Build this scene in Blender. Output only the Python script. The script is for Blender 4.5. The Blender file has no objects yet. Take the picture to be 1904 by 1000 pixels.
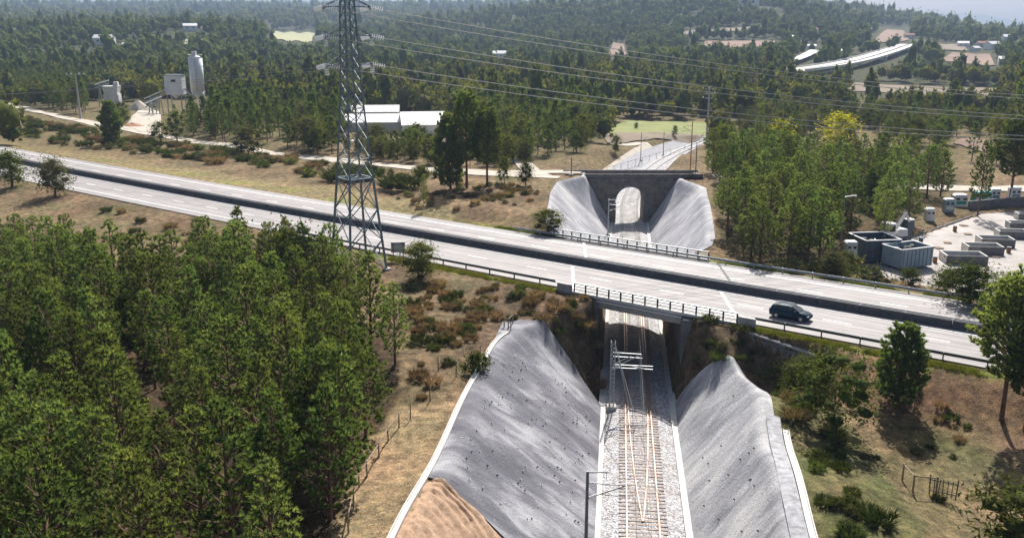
import bpy, math, random
import numpy as np
from mathutils import Vector, Matrix
R = math.radians
sc = bpy.context.scene
col = sc.collection
rnd = random.Random(7)
rng = np.random.default_rng(7)

# ------------------------------------------------------------------ camera, sky, sun, exposure
FPX = 1700.0; CAMZ = 41.0; HORIZON = 45.0
PITCH = math.atan((500 - HORIZON) / FPX)
cp, sp = math.cos(PITCH), math.sin(PITCH)
cam_d = bpy.data.cameras.new('camera')
cam = bpy.data.objects.new('camera', cam_d); col.objects.link(cam)
cam.location = (0, 0, CAMZ); cam.rotation_euler = (R(90) - PITCH, 0, 0)
cam_d.sensor_width = 36; cam_d.lens = 36 * FPX / 1904.0
cam_d.clip_start = 0.5; cam_d.clip_end = 40000
sc.camera = cam
SUN_EL = R(43); SUN_DIR = Vector((0.22, 1.0, 0)).normalized()      # horizontal direction towards the sun
world = bpy.data.worlds.new('World'); sc.world = world; world.use_nodes = True
wn = world.node_tree.nodes; wl = world.node_tree.links
sky = wn.new('ShaderNodeTexSky'); sky.sky_type = 'NISHITA'; sky.sun_disc = False
sky.sun_elevation = SUN_EL; sky.sun_rotation = math.atan2(SUN_DIR.x, SUN_DIR.y)
sky.air_density = 1.0; sky.dust_density = 3.5; sky.ozone_density = 1.0
wn['Background'].inputs['Strength'].default_value = 0.065
wl.new(sky.outputs[0], wn['Background'].inputs['Color'])
sun_d = bpy.data.lights.new('sun', 'SUN'); sun_d.energy = 4.9; sun_d.angle = R(0.5); sun_d.color = (1.0, 0.955, 0.89)
sun = bpy.data.objects.new('sun', sun_d); col.objects.link(sun)
sd = Vector((SUN_DIR.x * math.cos(SUN_EL), SUN_DIR.y * math.cos(SUN_EL), math.sin(SUN_EL)))
sun.rotation_euler = sd.to_track_quat('Z', 'Y').to_euler(); sun.location = (0, 0, 120)
sc.view_settings.view_transform = 'Standard'; sc.view_settings.look = 'None'
sc.view_settings.exposure = 0.72; sc.view_settings.gamma = 1; sc.view_settings.use_curve_mapping = False
sc.cycles.max_bounces = 5; sc.cycles.diffuse_bounces = 2; sc.cycles.glossy_bounces = 2
sc.cycles.transmission_bounces = 3; sc.cycles.volume_bounces = 0; sc.cycles.transparent_max_bounces = 4
sc.cycles.use_adaptive_sampling = True; sc.cycles.adaptive_threshold = 0.02
try: sc.cycles.use_denoising = True
except Exception: pass

# ------------------------------------------------------------------ sight lines (used to read places off the photograph)
def ray(px, py):
    u = (px - 952) / FPX; v = (500 - py) / FPX
    return u, cp + v * sp, -sp + v * cp
def on_plane(px, py, z):
    a, b, c = ray(px, py); t = (z - CAMZ) / c
    return a * t, b * t
def at_y(px, py, y):
    a, b, c = ray(px, py); t = y / b
    return a * t, CAMZ + c * t
def proj(x, y, z):
    zz = z - CAMZ; f = y * cp - zz * sp; u = y * sp + zz * cp
    return 952 + FPX * x / f, 500 - FPX * u / f

HAZE = 1.15e-4
# ------------------------------------------------------------------ terrain
def ss(a, b, x):
    t = np.clip((x - a) / (b - a), 0, 1); return t * t * (3 - 2 * t)
def railx(y):
    y = np.asarray(y, float)
    c = np.clip(y - 200, 0, 145)
    return 11.1 + .1145 * (y - 69.3) + .0017 * c * c + np.maximum(y - 345, 0) * .0017 * 2 * 145
def rail_q(x, y):
    y = np.asarray(y, float)
    s = .1145 + np.where(y > 200, .0034 * np.clip(y - 200, 0, 145), 0)
    return (x - railx(y)) / np.sqrt(1 + s * s)
def hwy_y(x):
    return 128.8 - .7216 * x + .00025 * x * x
def hwy_p(x, y):
    s = -.7216 + .0005 * np.asarray(x, float)
    return (y - hwy_y(x)) / np.sqrt(1 + s * s)
CTRL = np.array([(-20,60,7.9),(-60,60,6.6),(-100,80,5.5),(-30,100,7.6),(-70,130,7.2),(-5,95,8.6),(-20,120,8.6),(0,50,8.6),(0,30,8.6),(-60,150,8.0),
 (25,80,7.7),(22,60,7.7),(22,40,7.6),(32,75,5.8),(40,60,5.0),(45,78,5.6),(55,60,4.4),(70,70,4.5),(33,92,7.2),
 (5,150,10.6),(-10,160,10.3),(8,180,10.2),(-25,175,8.9),(-60,190,8.4),(-100,230,8.2),(-160,260,7.6),(-30,215,8.2),(-60,245,7.8),(-110,290,7.2),(-160,330,6.8),(-230,380,6.6),
 (10,205,9.8),(45,190,9.5),(40,150,9.2),(60,140,7.6),(85,150,6.8),(60,170,8.3),(90,200,7.6),(110,160,6.8),
 (10,240,7.0),(40,235,4.0),(30,260,5.5),(55,290,2.6),(75,330,1.2),(45,330,3.2),(80,260,5.0),(130,260,5.0),(0,300,5.0),(-100,400,4.0),(0,450,1.5),(120,400,1.5),
 (-250,500,3.0),(-100,600,1.0),(150,600,0.0),(300,500,0.0),(100,800,0.0),(-400,800,2.0),(400,900,2.0),(-200,1000,2.0),(300,300,4.0),(-350,250,8.0)], float)
def natural(x, y):
    x = np.asarray(x, float); y = np.asarray(y, float); shp = x.shape
    xf = x.ravel(); yf = y.ravel(); out = np.zeros(xf.size); wt = np.zeros(xf.size)
    sc_ = 14 + .05 * np.hypot(xf, yf)
    for cx, cy, cz in CTRL:
        w = 1 / (((xf - cx) ** 2 + (yf - cy) ** 2) / sc_ ** 2 + .15) ** 2.2
        out += w * cz; wt += w
    z = out / wt
    r = np.hypot(xf, yf)
    z += .25 * np.sin(xf * .13 + .7) * np.sin(yf * .11) + .12 * np.sin(xf * .41 + yf * .3)
    # hills
    az = 952 + FPX * xf / np.maximum(yf, 1) * .96
    tab_px = [-3000, 0, 350, 600, 900, 1100, 1250, 1480, 1560, 1690, 1760, 1830, 1904, 2400, 5000]
    tab_Y = [28, 20, 19, 18, 18, 16, 12, 17, 26, 44, 60, 68, 68, 62, 50]
    tab_R = [4200, 4200, 4200, 4200, 3600, 3000, 2700, 2400, 2300, 2100, 1700, 1300, 1300, 1500, 2000]
    Y = np.interp(az, tab_px, tab_Y); R0 = np.interp(az, tab_px, tab_R)
    top = CAMZ + (HORIZON - Y) / FPX * R0
    t = np.clip((r - 550) / (R0 - 550), 0, 1)
    prof = t ** 1.25
    zf = z * (1 - t) + top * prof
    zf += np.clip((r - 450) / 900, 0, 1.6) * (6.5 * np.sin(xf / 170 + 1) * np.sin(yf / 230) + 4 * np.sin(xf / 90 - yf / 310 + 2)) * (1 - .6 * t)
    zf += 24 * np.exp(-((r - 1650) / 380) ** 2) * ss(820, 1050, az) * (1 - ss(1380, 1560, az)) + 16 * np.exp(-((r - 1250) / 260) ** 2) * (1 - ss(380, 640, az))
    zf -= np.maximum(r - R0, 0) * .02
    return zf.reshape(shp)
FOOT = 4.25
def crest(y, side):
    if side < 0:
        return np.interp(y, [40, 54, 62, 79, 91, 96, 100, 103, 106, 133, 136, 140, 146, 172, 182, 190, 200, 206, 230, 300],
                            [16.5, 16.4, 16.0, 15.6, 14.6, 13.2, 10.5, 7.0, 5.4, 5.4, 8.5, 12, 13.5, 14.6, 14, 9.4, 9.4, 13, 15, 15])
    return np.interp(y, [40, 55, 70, 79, 84, 88, 92, 96, 99, 126, 129, 133, 138, 160, 180, 190, 200, 206, 230, 300],
                        [8.8, 9.0, 10.2, 11.0, 11.2, 10.8, 9.5, 7.0, 5.4, 5.4, 8, 10.6, 11.6, 13, 14, 10.2, 10.2, 11, 9, 9])
def slope_z(x, y):
    q = rail_q(x, y)
    c = np.where(q < 0, crest(y, -1), crest(y, 1))
    hc = np.where(q < 0, 8.8, 7.9)
    hc = np.where(np.asarray(y) > 200, 6.0, np.where(np.asarray(y) > 130, 9.6, hc))
    return (np.abs(q) - FOOT) * hc / (c - FOOT), q
def with_road(x, y):
    z = natural(x, y)
    p = np.abs(hwy_p(x, y))
    w = (1 - ss(12.3, 20.5, p)) * (np.asarray(x) > -420)
    z = z * (1 - w) + 8.86 * w
    sp_ = hwy_p(x, y)
    z = z - 3.9 * np.exp(-((x - 28) / 4.2) ** 4 - ((y - 88.5) / 6) ** 2) * ss(13.5, 14.1, -sp_)
    return z
def in_poly(x, y, poly):
    inside = np.zeros(x.shape, bool); n = len(poly)
    for k in range(n):
        x1, y1 = poly[k][:2]; x2, y2 = poly[(k + 1) % n][:2]
        c = ((y1 > y) != (y2 > y)) & (x < (x2 - x1) * (y - y1) / (y2 - y1 + 1e-12) + x1)
        inside ^= c
    return inside
YZ = 6.95
YARD = [on_plane(*p, YZ) for p in ((1572, 512), (1680, 530), (2060, 590), (2080, 380), (1822, 398), (1700, 440), (1640, 452))]
def H(x, y):
    """height of the ground sheet"""
    x = np.asarray(x, float); y = np.asarray(y, float)
    z = with_road(x, y)
    s, q = slope_z(x, y)
    s = np.maximum(s, 0) - .42
    s = np.where(y > 330, s + (y - 330) * .3, s)
    z = np.where(in_poly(x, y, YARD), np.minimum(z, 6.75), z)
    return np.minimum(z, s)
def at(px, py):
    """the place on the ground seen at a pixel of the photograph"""
    a, b, c = ray(px, py)
    t = np.geomspace(40, 6000, 700)
    xs, ys, zs = a * t, b * t, CAMZ + c * t
    d = zs - H(xs, ys)
    i = int(np.argmax(d < 0))
    if d[i] >= 0: i = len(t) - 1
    f = d[i - 1] / (d[i - 1] - d[i]) if i > 0 else 0
    tt = t[i - 1] + (t[i] - t[i - 1]) * f
    return a * tt, b * tt, float(CAMZ + c * tt)
def hz(x, y): return float(H(np.array([x]), np.array([y]))[0])

# ------------------------------------------------------------------ materials
def newmat(name):
    m = bpy.data.materials.new(name); m.use_nodes = True
    nt = m.node_tree; return m, nt, nt.nodes['Principled BSDF']
def ramp(nt, stops):
    r = nt.nodes.new('ShaderNodeValToRGB'); e = r.color_ramp.elements
    while len(e) < len(stops): e.new(0.5)
    for k, (p, c) in enumerate(stops):
        e[k].position = p; e[k].color = (*c, 1) if len(c) == 3 else c
    return r
def noise(nt, scale, detail=4, rough=.6, vec=None, dist=0):
    n = nt.nodes.new('ShaderNodeTexNoise'); n.inputs['Scale'].default_value = scale
    n.inputs['Detail'].default_value = detail; n.inputs['Roughness'].default_value = rough
    n.inputs['Distortion'].default_value = dist
    if vec is not None: nt.links.new(vec, n.inputs['Vector'])
    return n
def coords(nt, kind='Object', scale=None):
    t = nt.nodes.new('ShaderNodeTexCoord') if kind != 'Position' else nt.nodes.new('ShaderNodeNewGeometry')
    o = t.outputs[kind]
    if scale:
        m = nt.nodes.new('ShaderNodeMapping'); m.inputs['Scale'].default_value = scale
        nt.links.new(o, m.inputs['Vector']); o = m.outputs[0]
    return o
def mix(nt, a, b, f, mode='MIX'):
    m = nt.nodes.new('ShaderNodeMix'); m.data_type = 'RGBA'; m.blend_type = mode
    for s, v in ((m.inputs[6], a), (m.inputs[7], b), (m.inputs[0], f)):
        if hasattr(v, 'is_linked') or hasattr(v, 'links'): nt.links.new(v, s)
        elif isinstance(v, tuple): s.default_value = (*v, 1)
        else: s.default_value = v
    return m.outputs[2]
def bump(nt, bsdf, h, strength, dist=.05):
    b = nt.nodes.new('ShaderNodeBump'); b.inputs['Strength'].default_value = strength; b.inputs['Distance'].default_value = dist
    nt.links.new(h, b.inputs['Height']); nt.links.new(b.outputs[0], bsdf.inputs['Normal'])
def simple(name, c, rough=.7, var=.25, scale=3.0, metal=0, bmp=.3, detail=5):
    m, nt, b = newmat(name)
    v = coords(nt, 'Object')
    n = noise(nt, scale, detail, .65, v)
    r = ramp(nt, [(.3, tuple(x * (1 - var) for x in c)), (.7, tuple(min(1, x * (1 + var)) for x in c))])
    nt.links.new(n.outputs[0], r.inputs[0]); nt.links.new(r.outputs[0], b.inputs['Base Color'])
    b.inputs['Roughness'].default_value = rough; b.inputs['Metallic'].default_value = metal
    if bmp:
        n2 = noise(nt, scale * 6, 4, .7, v); bump(nt, b, n2.outputs[0], bmp, .02)
    return m
def leafmat(name, dark, light, tip=None, trans=.35, scale=.9):
    m, nt, b = newmat(name); nt.nodes.remove(b)
    out = nt.nodes['Material Output']
    v = coords(nt, 'Object'); n = noise(nt, scale, 3, .6, v)
    g = nt.nodes.new('ShaderNodeNewGeometry'); oi = nt.nodes.new('ShaderNodeObjectInfo')
    mm = nt.nodes.new('ShaderNodeMath'); mm.operation = 'MULTIPLY_ADD'; mm.inputs[1].default_value = .35
    nt.links.new(g.outputs['Random Per Island'], mm.inputs[0]); 
    ma = nt.nodes.new('ShaderNodeMath'); ma.operation = 'MULTIPLY_ADD'; ma.inputs[1].default_value = .75; ma.inputs[2].default_value = -.12
    nt.links.new(n.outputs[0], ma.inputs[0]); nt.links.new(ma.outputs[0], mm.inputs[2])
    r = ramp(nt, [(.2, dark), (.75, light)]); nt.links.new(mm.outputs[0], r.inputs[0])
    hs = nt.nodes.new('ShaderNodeHueSaturation')
    h = nt.nodes.new('ShaderNodeMapRange'); h.inputs[3].default_value = .478; h.inputs[4].default_value = .515
    nt.links.new(oi.outputs['Random'], h.inputs[0]); nt.links.new(h.outputs[0], hs.inputs['Hue'])
    vv = nt.nodes.new('ShaderNodeMapRange'); vv.inputs[3].default_value = .62; vv.inputs[4].default_value = 1.35
    fr = nt.nodes.new('ShaderNodeMath'); fr.operation = 'FRACT'; f2 = nt.nodes.new('ShaderNodeMath'); f2.operation = 'MULTIPLY'; f2.inputs[1].default_value = 17.3
    nt.links.new(oi.outputs['Random'], f2.inputs[0]); nt.links.new(f2.outputs[0], fr.inputs[0]); nt.links.new(fr.outputs[0], vv.inputs[0])
    nt.links.new(vv.outputs[0], hs.inputs['Value']); nt.links.new(r.outputs[0], hs.inputs['Color'])
    d = nt.nodes.new('ShaderNodeBsdfDiffuse'); t = nt.nodes.new('ShaderNodeBsdfTranslucent'); ms = nt.nodes.new('ShaderNodeMixShader')
    nt.links.new(hs.outputs[0], d.inputs[0])
    tc = mix(nt, hs.outputs[0], (1.0, 1.0, .35), .0, 'MIX')
    tm = mix(nt, tc, (1.5, 1.35, .6), 1.0, 'MULTIPLY')
    nt.links.new(tm, t.inputs[0]); ms.inputs[0].default_value = trans
    nt.links.new(d.outputs[0], ms.inputs[1]); nt.links.new(t.outputs[0], ms.inputs[2]); nt.links.new(ms.outputs[0], out.inputs[0])
    return m
M = {}
M['bark'] = simple('bark', (.15, .085, .055), .9, .4, 4)
M['needles'] = leafmat('pine_needles', (.042, .085, .038), (.285, .375, .135), trans=.40, scale=1.7)
M['needles_far'] = leafmat('pine_needles_far', (.035, .065, .026), (.18, .225, .075), trans=.3, scale=.22)
M['leaves'] = leafmat('broadleaf_leaves', (.045, .07, .02), (.17, .20, .06), trans=.35)
M['olive'] = leafmat('olive_leaves', (.06, .075, .035), (.19, .20, .09), trans=.3)
M['yellow'] = leafmat('yellow_green_leaves', (.27, .29, .03), (.55, .57, .06), trans=.42)
M['yellowish'] = leafmat('fresh_green_leaves', (.09, .12, .02), (.2, .22, .05), trans=.35)
M['broom'] = leafmat('broom_stems', (.04, .065, .02), (.1, .13, .045), trans=.25)
M['drybrush'] = leafmat('dry_brush', (.15, .11, .075), (.36, .28, .19), trans=.25)
M['straw'] = leafmat('dry_grass_blades', (.26, .19, .09), (.5, .4, .2), trans=.3)
M['greengrass'] = leafmat('green_grass_blades', (.08, .11, .02), (.2, .24, .05), trans=.3)
M['concrete'] = simple('concrete', (.42, .40, .38), .85, .25, 1.2)
M['concrete_dark'] = simple('weathered_and_shaded_concrete', (.15, .148, .15), .9, .35, 1.0)  # weathered parts; on the yard bays it paints the front walls' shade
M['concrete_white'] = simple('bright_concrete', (.62, .60, .56), .85, .12, .9)
M['barrier'] = simple('shade_darkened_barrier_concrete', (.075, .075, .085), .9, .35, 1.4)  # near-black tone puts the shade of the camera-facing side into the colour
M['steel'] = simple('galvanised_steel', (.33, .35, .36), .5, .2, 3, .6)
M['steel_dark'] = simple('dull_steel', (.10, .115, .13), .55, .3, 3, .5)
M['pylon'] = simple('painted_lattice_steel', (.16, .21, .24), .5, .3, 1.5, .35)
M['rail'] = simple('rusty_rail', (.30, .20, .155), .5, .3, 4, .5)
M['sleeper'] = simple('concrete_sleeper', (.33, .275, .245), .9, .3, 2)
M['white'] = simple('white_paint', (.78, .78, .77), .6, .06, 1)
M['dirtywhite'] = simple('weathered_white_sheet', (.62, .62, .62), .6, .2, .7)
M['roadpaint'] = simple('road_paint', (.82, .82, .80), .6, .1, 2)
M['timber'] = simple('weathered_timber', (.3, .22, .15), .9, .35, 6)
M['timber_dark'] = simple('dark_timber', (.07, .06, .05), .9, .35, 6)
M['stone_dark'] = simple('dark_granite_masonry', (.19, .17, .15), .95, .45, .8, bmp=.8)
M['stone'] = simple('granite_block', (.19, .18, .175), .95, .35, 1.6, bmp=.8)
M['glass'], _nt, _b = newmat('dark_glass'); _b.inputs['Base Color'].default_value = (.02, .03, .035, 1); _b.inputs['Roughness'].default_value = .06
M['black'] = simple('black_rubber', (.02, .02, .02), .8, .2, 3)
M['insul'] = simple('glass_insulator', (.92, .93, .93), .15, .1, 3, bmp=0)
M['wire'] = simple('aluminium_conductor', (.42, .42, .38), .4, .1, 1, .7, bmp=0)
M['roof_red'] = simple('terracotta_roof', (.36, .17, .1), .9, .2, .5)
M['wallpale'] = simple('pale_render', (.66, .62, .56), .9, .1, .3)
M['teal'] = simple('teal_plastic', (.02, .30, .24), .5, .1, 2)
M['green'] = simple('green_painted_steel', (.03, .13, .10), .5, .2, 2)
M['bluegrey'] = simple('blue_grey_painted_steel', (.22, .30, .36), .5, .15, 2)
M['skipblue'] = simple('dark_blue_grey_steel', (.07, .10, .13), .5, .3, 2)
M['scrap'] = simple('scrap_load', (.10, .085, .075), .8, .6, 6)
M['rust'] = simple('rusty_steel', (.28, .13, .06), .8, .35, 4)
M['riprap'] = simple('pale_riprap', (.33, .33, .35), .9, .45, 1.5, bmp=.9)

# ------------------------------------------------------------------ mesh helpers
class MB:
    def __init__(s): s.v = []; s.f = []
    def add(s, vs, fs):
        o = len(s.v); s.v += [tuple(v) for v in vs]; s.f += [tuple(o + i for i in f) for f in fs]; return s
    def hexa(s, p):  # 8 points: bottom loop 0-3, top loop 4-7
        return s.add(p, [(3,2,1,0),(4,5,6,7),(0,1,5,4),(1,2,6,5),(2,3,7,6),(3,0,4,7)])
    def box(s, c, d, rz=0.0, taper=1.0):
        cx, cy, cz = c; a, b, h = d[0]/2, d[1]/2, d[2]/2; ca, sa = math.cos(rz), math.sin(rz); p = []
        for zz, k in ((-h, 1), (h, taper)):
            for x, y in ((-a,-b),(a,-b),(a,b),(-a,b)):
                x *= k; y *= k; p.append((cx + x*ca - y*sa, cy + x*sa + y*ca, cz + zz))
        return s.hexa(p)
    def tube(s, p0, p1, r0, r1=None, n=6, cap=True):
        r1 = r0 if r1 is None else r1
        a = Vector(p0); b = Vector(p1); d = (b - a)
        if d.length < 1e-6: return s
        d.normalize(); u = d.orthogonal().normalized(); w = d.cross(u); vs = []
        for c, r in ((a, r0), (b, r1)):
            for k in range(n):
                t = 2 * math.pi * (k + .5) / n; vs.append(c + (u * math.cos(t) + w * math.sin(t)) * r)
        fs = [(k, (k+1) % n, n + (k+1) % n, n + k) for k in range(n)]
        if cap: fs += [tuple(range(n-1, -1, -1)), tuple(range(n, 2*n))]
        return s.add(vs, fs)
    def bar(s, p0, p1, w, h=None):
        h = h or w; a = Vector(p0); b = Vector(p1); d = (b - a).normalized()
        up = Vector((0, 0, 1)); 
        if abs(d.z) > .95: up = Vector((0, 1, 0))
        u = d.cross(up).normalized(); v = u.cross(d).normalized(); p = []
        for c in (a, b):
            for x, y in ((-1,-1),(1,-1),(1,1),(-1,1)): p.append(c + u*x*w/2 + v*y*h/2)
        return s.hexa(p)
    def prism(s, poly, axis_a, axis_b):   # extrude closed 3-D polygon poly by two offsets
        n = len(poly); A = Vector(axis_a); B = Vector(axis_b)
        vs = [Vector(p) + A for p in poly] + [Vector(p) + B for p in poly]
        fs = [(k, (k+1) % n, n + (k+1) % n, n + k) for k in range(n)] + [tuple(range(n-1,-1,-1)), tuple(range(n, 2*n))]
        return s.add(vs, fs)
    def strip(s, rows, closed=False):
        n = len(rows[0]); o = len(s.v)
        for r in rows: s.v += [tuple(p) for p in r]
        m = n if closed else n - 1
        for i in range(len(rows) - 1):
            for j in range(m):
                k = (j + 1) % n
                s.f.append((o+i*n+j, o+i*n+k, o+(i+1)*n+k, o+(i+1)*n+j))
        return s
def mesh_of(name, v, f, mats, smooth=False, mi=None):
    me = bpy.data.meshes.new(name); me.from_pydata(v, [], f)
    for m in (mats if isinstance(mats, (list, tuple)) else [mats]): me.materials.append(m)
    if mi is not None: me.polygons.foreach_set('material_index', mi)
    if smooth: me.polygons.foreach_set('use_smooth', [True] * len(me.polygons))
    me.update(); return me
def fast_mesh(name, V, F, mat, MI=None):
    """V (n,3), F (m,3) triangles"""
    me = bpy.data.meshes.new(name); V = np.ascontiguousarray(V, np.float32); F = np.ascontiguousarray(F, np.int32)
    me.vertices.add(len(V)); me.vertices.foreach_set('co', V.ravel())
    me.loops.add(F.size); me.loops.foreach_set('vertex_index', F.ravel())
    me.polygons.add(len(F)); me.polygons.foreach_set('loop_start', np.arange(0, F.size, 3, dtype=np.int32))
    for m in (mat if isinstance(mat, (list, tuple)) else [mat]): me.materials.append(m)
    if MI is not None: me.polygons.foreach_set('material_index', np.ascontiguousarray(MI, np.int32))
    me.update(calc_edges=True); return me
def link(name, me, parent=None, loc=None, rot=None):
    o = bpy.data.objects.new(name, me); col.objects.link(o)
    if parent is not None: o.parent = parent
    if loc is not None: o.location = loc
    if rot is not None: o.rotation_euler = rot
    return o
def thing(name, label, cat, loc=(0,0,0), rz=0, group=None):
    o = bpy.data.objects.new(name, None); col.objects.link(o); o.empty_display_size = .5
    o.location = loc; o.rotation_euler = (0, 0, rz); o['label'] = label; o['category'] = cat
    if group: o['group'] = group
    return o
def tag(o, label, cat, group=None):
    o['label'] = label; o['category'] = cat
    if group: o['group'] = group
    return o
def part(name, mb, mat, parent, smooth=False, world=True, label=None):
    """mesh given in world coordinates (world=True) or in the parent's own"""
    v = mb.v
    if world and parent is not None:
        p = parent
        off = Vector((0, 0, 0))
        while p is not None: off += p.location; p = p.parent
        v = [(a[0]-off.x, a[1]-off.y, a[2]-off.z) for a in v]
    o = link(name, mesh_of(name, v, mb.f, mat, smooth), parent)
    if label: o['label'] = label
    return o
def struct(name, mb, mat, smooth=False):
    o = link(name, mesh_of(name, mb.v, mb.f, mat, smooth)); o['kind'] = 'structure'; return o
def copy_tree(o, parent=None):
    c = o.copy(); col.objects.link(c); c.parent = parent
    for ch in o.children: copy_tree(ch, c)
    return c

# ------------------------------------------------------------------ polylines and draped sheets
def smooth_line(pts, step):
    P = np.array(pts, float); 
    for _ in range(2):
        Q = [P[0]]
        for a, b in zip(P[:-1], P[1:]): Q += [a * .75 + b * .25, a * .25 + b * .75]
        Q.append(P[-1]); P = np.array(Q)
    d = np.r_[0, np.cumsum(np.hypot(*(np.diff(P[:, :2], axis=0).T)))]
    n = max(2, int(d[-1] / step) + 1); t = np.linspace(0, d[-1], n)
    return np.stack([np.interp(t, d, P[:, k]) for k in range(P.shape[1])], 1), t
def normals2(L):
    g = np.gradient(L[:, :2], axis=0); g /= np.maximum(np.hypot(g[:, 0], g[:, 1])[:, None], 1e-9)
    return np.stack([-g[:, 1], g[:, 0]], 1)       # points to the left of travel
def sheet(name, X, Y, Z, mat, U=None, V=None, kind='structure', parent=None, smooth=True):
    n, m = X.shape
    v = np.stack([X.ravel(), Y.ravel(), Z.ravel()], 1)
    i = np.arange(n - 1)[:, None] * m + np.arange(m - 1)[None, :]
    f = np.stack([i, i + 1, i + m + 1, i + m], -1).reshape(-1, 4)
    me = bpy.data.meshes.new(name); me.vertices.add(len(v)); me.vertices.foreach_set('co', np.float32(v).ravel())
    me.loops.add(f.size); me.loops.foreach_set('vertex_index', np.int32(f.ravel()))
    me.polygons.add(len(f)); me.polygons.foreach_set('loop_start', np.arange(0, f.size, 4, dtype=np.int32))
    me.materials.append(mat)
    if smooth: me.polygons.foreach_set('use_smooth', np.ones(len(f), bool))
    me.update(calc_edges=True)
    if U is not None:
        uv = me.uv_layers.new(name='UVMap'); w = np.stack([U.ravel(), V.ravel()], 1)[f.ravel()]
        uv.data.foreach_set('uv', np.float32(w).ravel())
    nz = np.zeros(3); me.polygons[0].normal
    if me.polygons[len(f) // 2].normal.z < 0: me.flip_normals()
    o = link(name, me, parent)
    if kind and parent is None: o['kind'] = kind
    return o
def ribbon(name, pts, w, mat, off=.06, step=2.0, across=5, wob=0, **k):
    """draped path; w a number or list of widths along pts"""
    W = w if isinstance(w, (list, tuple)) else [w] * len(pts)
    L, t = smooth_line([(p[0], p[1], ww) for p, ww in zip(pts, W)], step)
    N = normals2(L); a = np.linspace(-.5, .5, across)
    ww = L[:, 2][:, None] * (1 + (wob * np.sin(t * .7)[:, None] * .5 + wob * np.sin(t * 1.9 + 1)[:, None] * .5))
    X = L[:, 0][:, None] + N[:, 0][:, None] * a * ww; Y = L[:, 1][:, None] + N[:, 1][:, None] * a * ww
    Z = H(X, Y) + off
    return sheet(name, X, Y, Z, mat, np.repeat(t[:, None], across, 1), a * ww, **k)
def pts_at(*pp): return [at(*p)[:2] for p in pp]
def quad_sheet(name, corners, mat, off=.5, n=24, m=12, z=None):
    A, B, C, D = [np.array(c[:2], float) for c in corners]
    s = np.linspace(0, 1, n)[:, None, None]; t = np.linspace(0, 1, m)[None, :, None]
    ragged = 1 + .05 * np.sin(np.linspace(0, 17, n))[:, None, None] * (np.abs(t - .5) * 2)
    t2 = .5 + (t - .5) * ragged
    Pq = (A * (1 - s) + B * s) * (1 - t2) + (D * (1 - s) + C * s) * t2
    X, Y = Pq[..., 0], Pq[..., 1]; Z = H(X, Y) + off if z is None else np.full(X.shape, z)
    return sheet(name, X, Y, Z, mat)

# ------------------------------------------------------------------ ground sheet
yy = [26.0]
while yy[-1] < 215: yy.append(yy[-1] + .7)
while yy[-1] < 5600: yy.append(yy[-1] * 1.0155)
yy = np.array(yy)
qq = [0.0]; st = .55
while qq[-1] < 5200:
    qq.append(qq[-1] + st)
    if qq[-1] > 20: st *= 1.042
qq = np.array(qq); qq = np.r_[-qq[:0:-1], qq]
def skew(y): return 11.1 + .1145 * (np.minimum(y, 250) - 69.3)
GY, GQ = np.meshgrid(yy, qq, indexing='ij'); GX = GQ + skew(GY); GZ = H(GX, GY)
def in_poly(x, y, poly):
    inside = np.zeros(x.shape, bool); n = len(poly)
    for k in range(n):
        x1, y1 = poly[k][:2]; x2, y2 = poly[(k + 1) % n][:2]
        c = ((y1 > y) != (y2 > y)) & (x < (x2 - x1) * (y - y1) / (y2 - y1 + 1e-12) + x1)
        inside ^= c
    return inside
def wobble(x, y, s, seed=0):
    return (np.sin(x / s + seed) * np.cos(y / s * 1.3 + seed * 2) + .6 * np.sin(x / s * 2.3 - y / s * 1.7 + seed * 3) + .35 * np.sin(x / s * 4.9 + y / s * 4.1 + seed)) / 1.95
WOOD_LEFT = pts_at((-500, 520), (0, 500), (150, 510), (235, 560), (320, 560), (340, 530), (560, 525), (600, 560), (690, 610), (745, 660), (735, 760), (650, 860), (615, 1010), (500, 1250), (-500, 1250))
STAND_G = pts_at((1320, 305), (1328, 400), (1345, 475), (1420, 505), (1530, 510), (1590, 470), (1690, 425), (1745, 372), (1790, 335), (1700, 305))
DARK_G = pts_at((345, 264), (350, 235), (400, 215), (520, 225), (515, 287), (430, 277)); LEFT_G = pts_at((850, 300), (850, 225), (1130, 225), (1125, 250), (1080, 290), (1010, 300))
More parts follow.
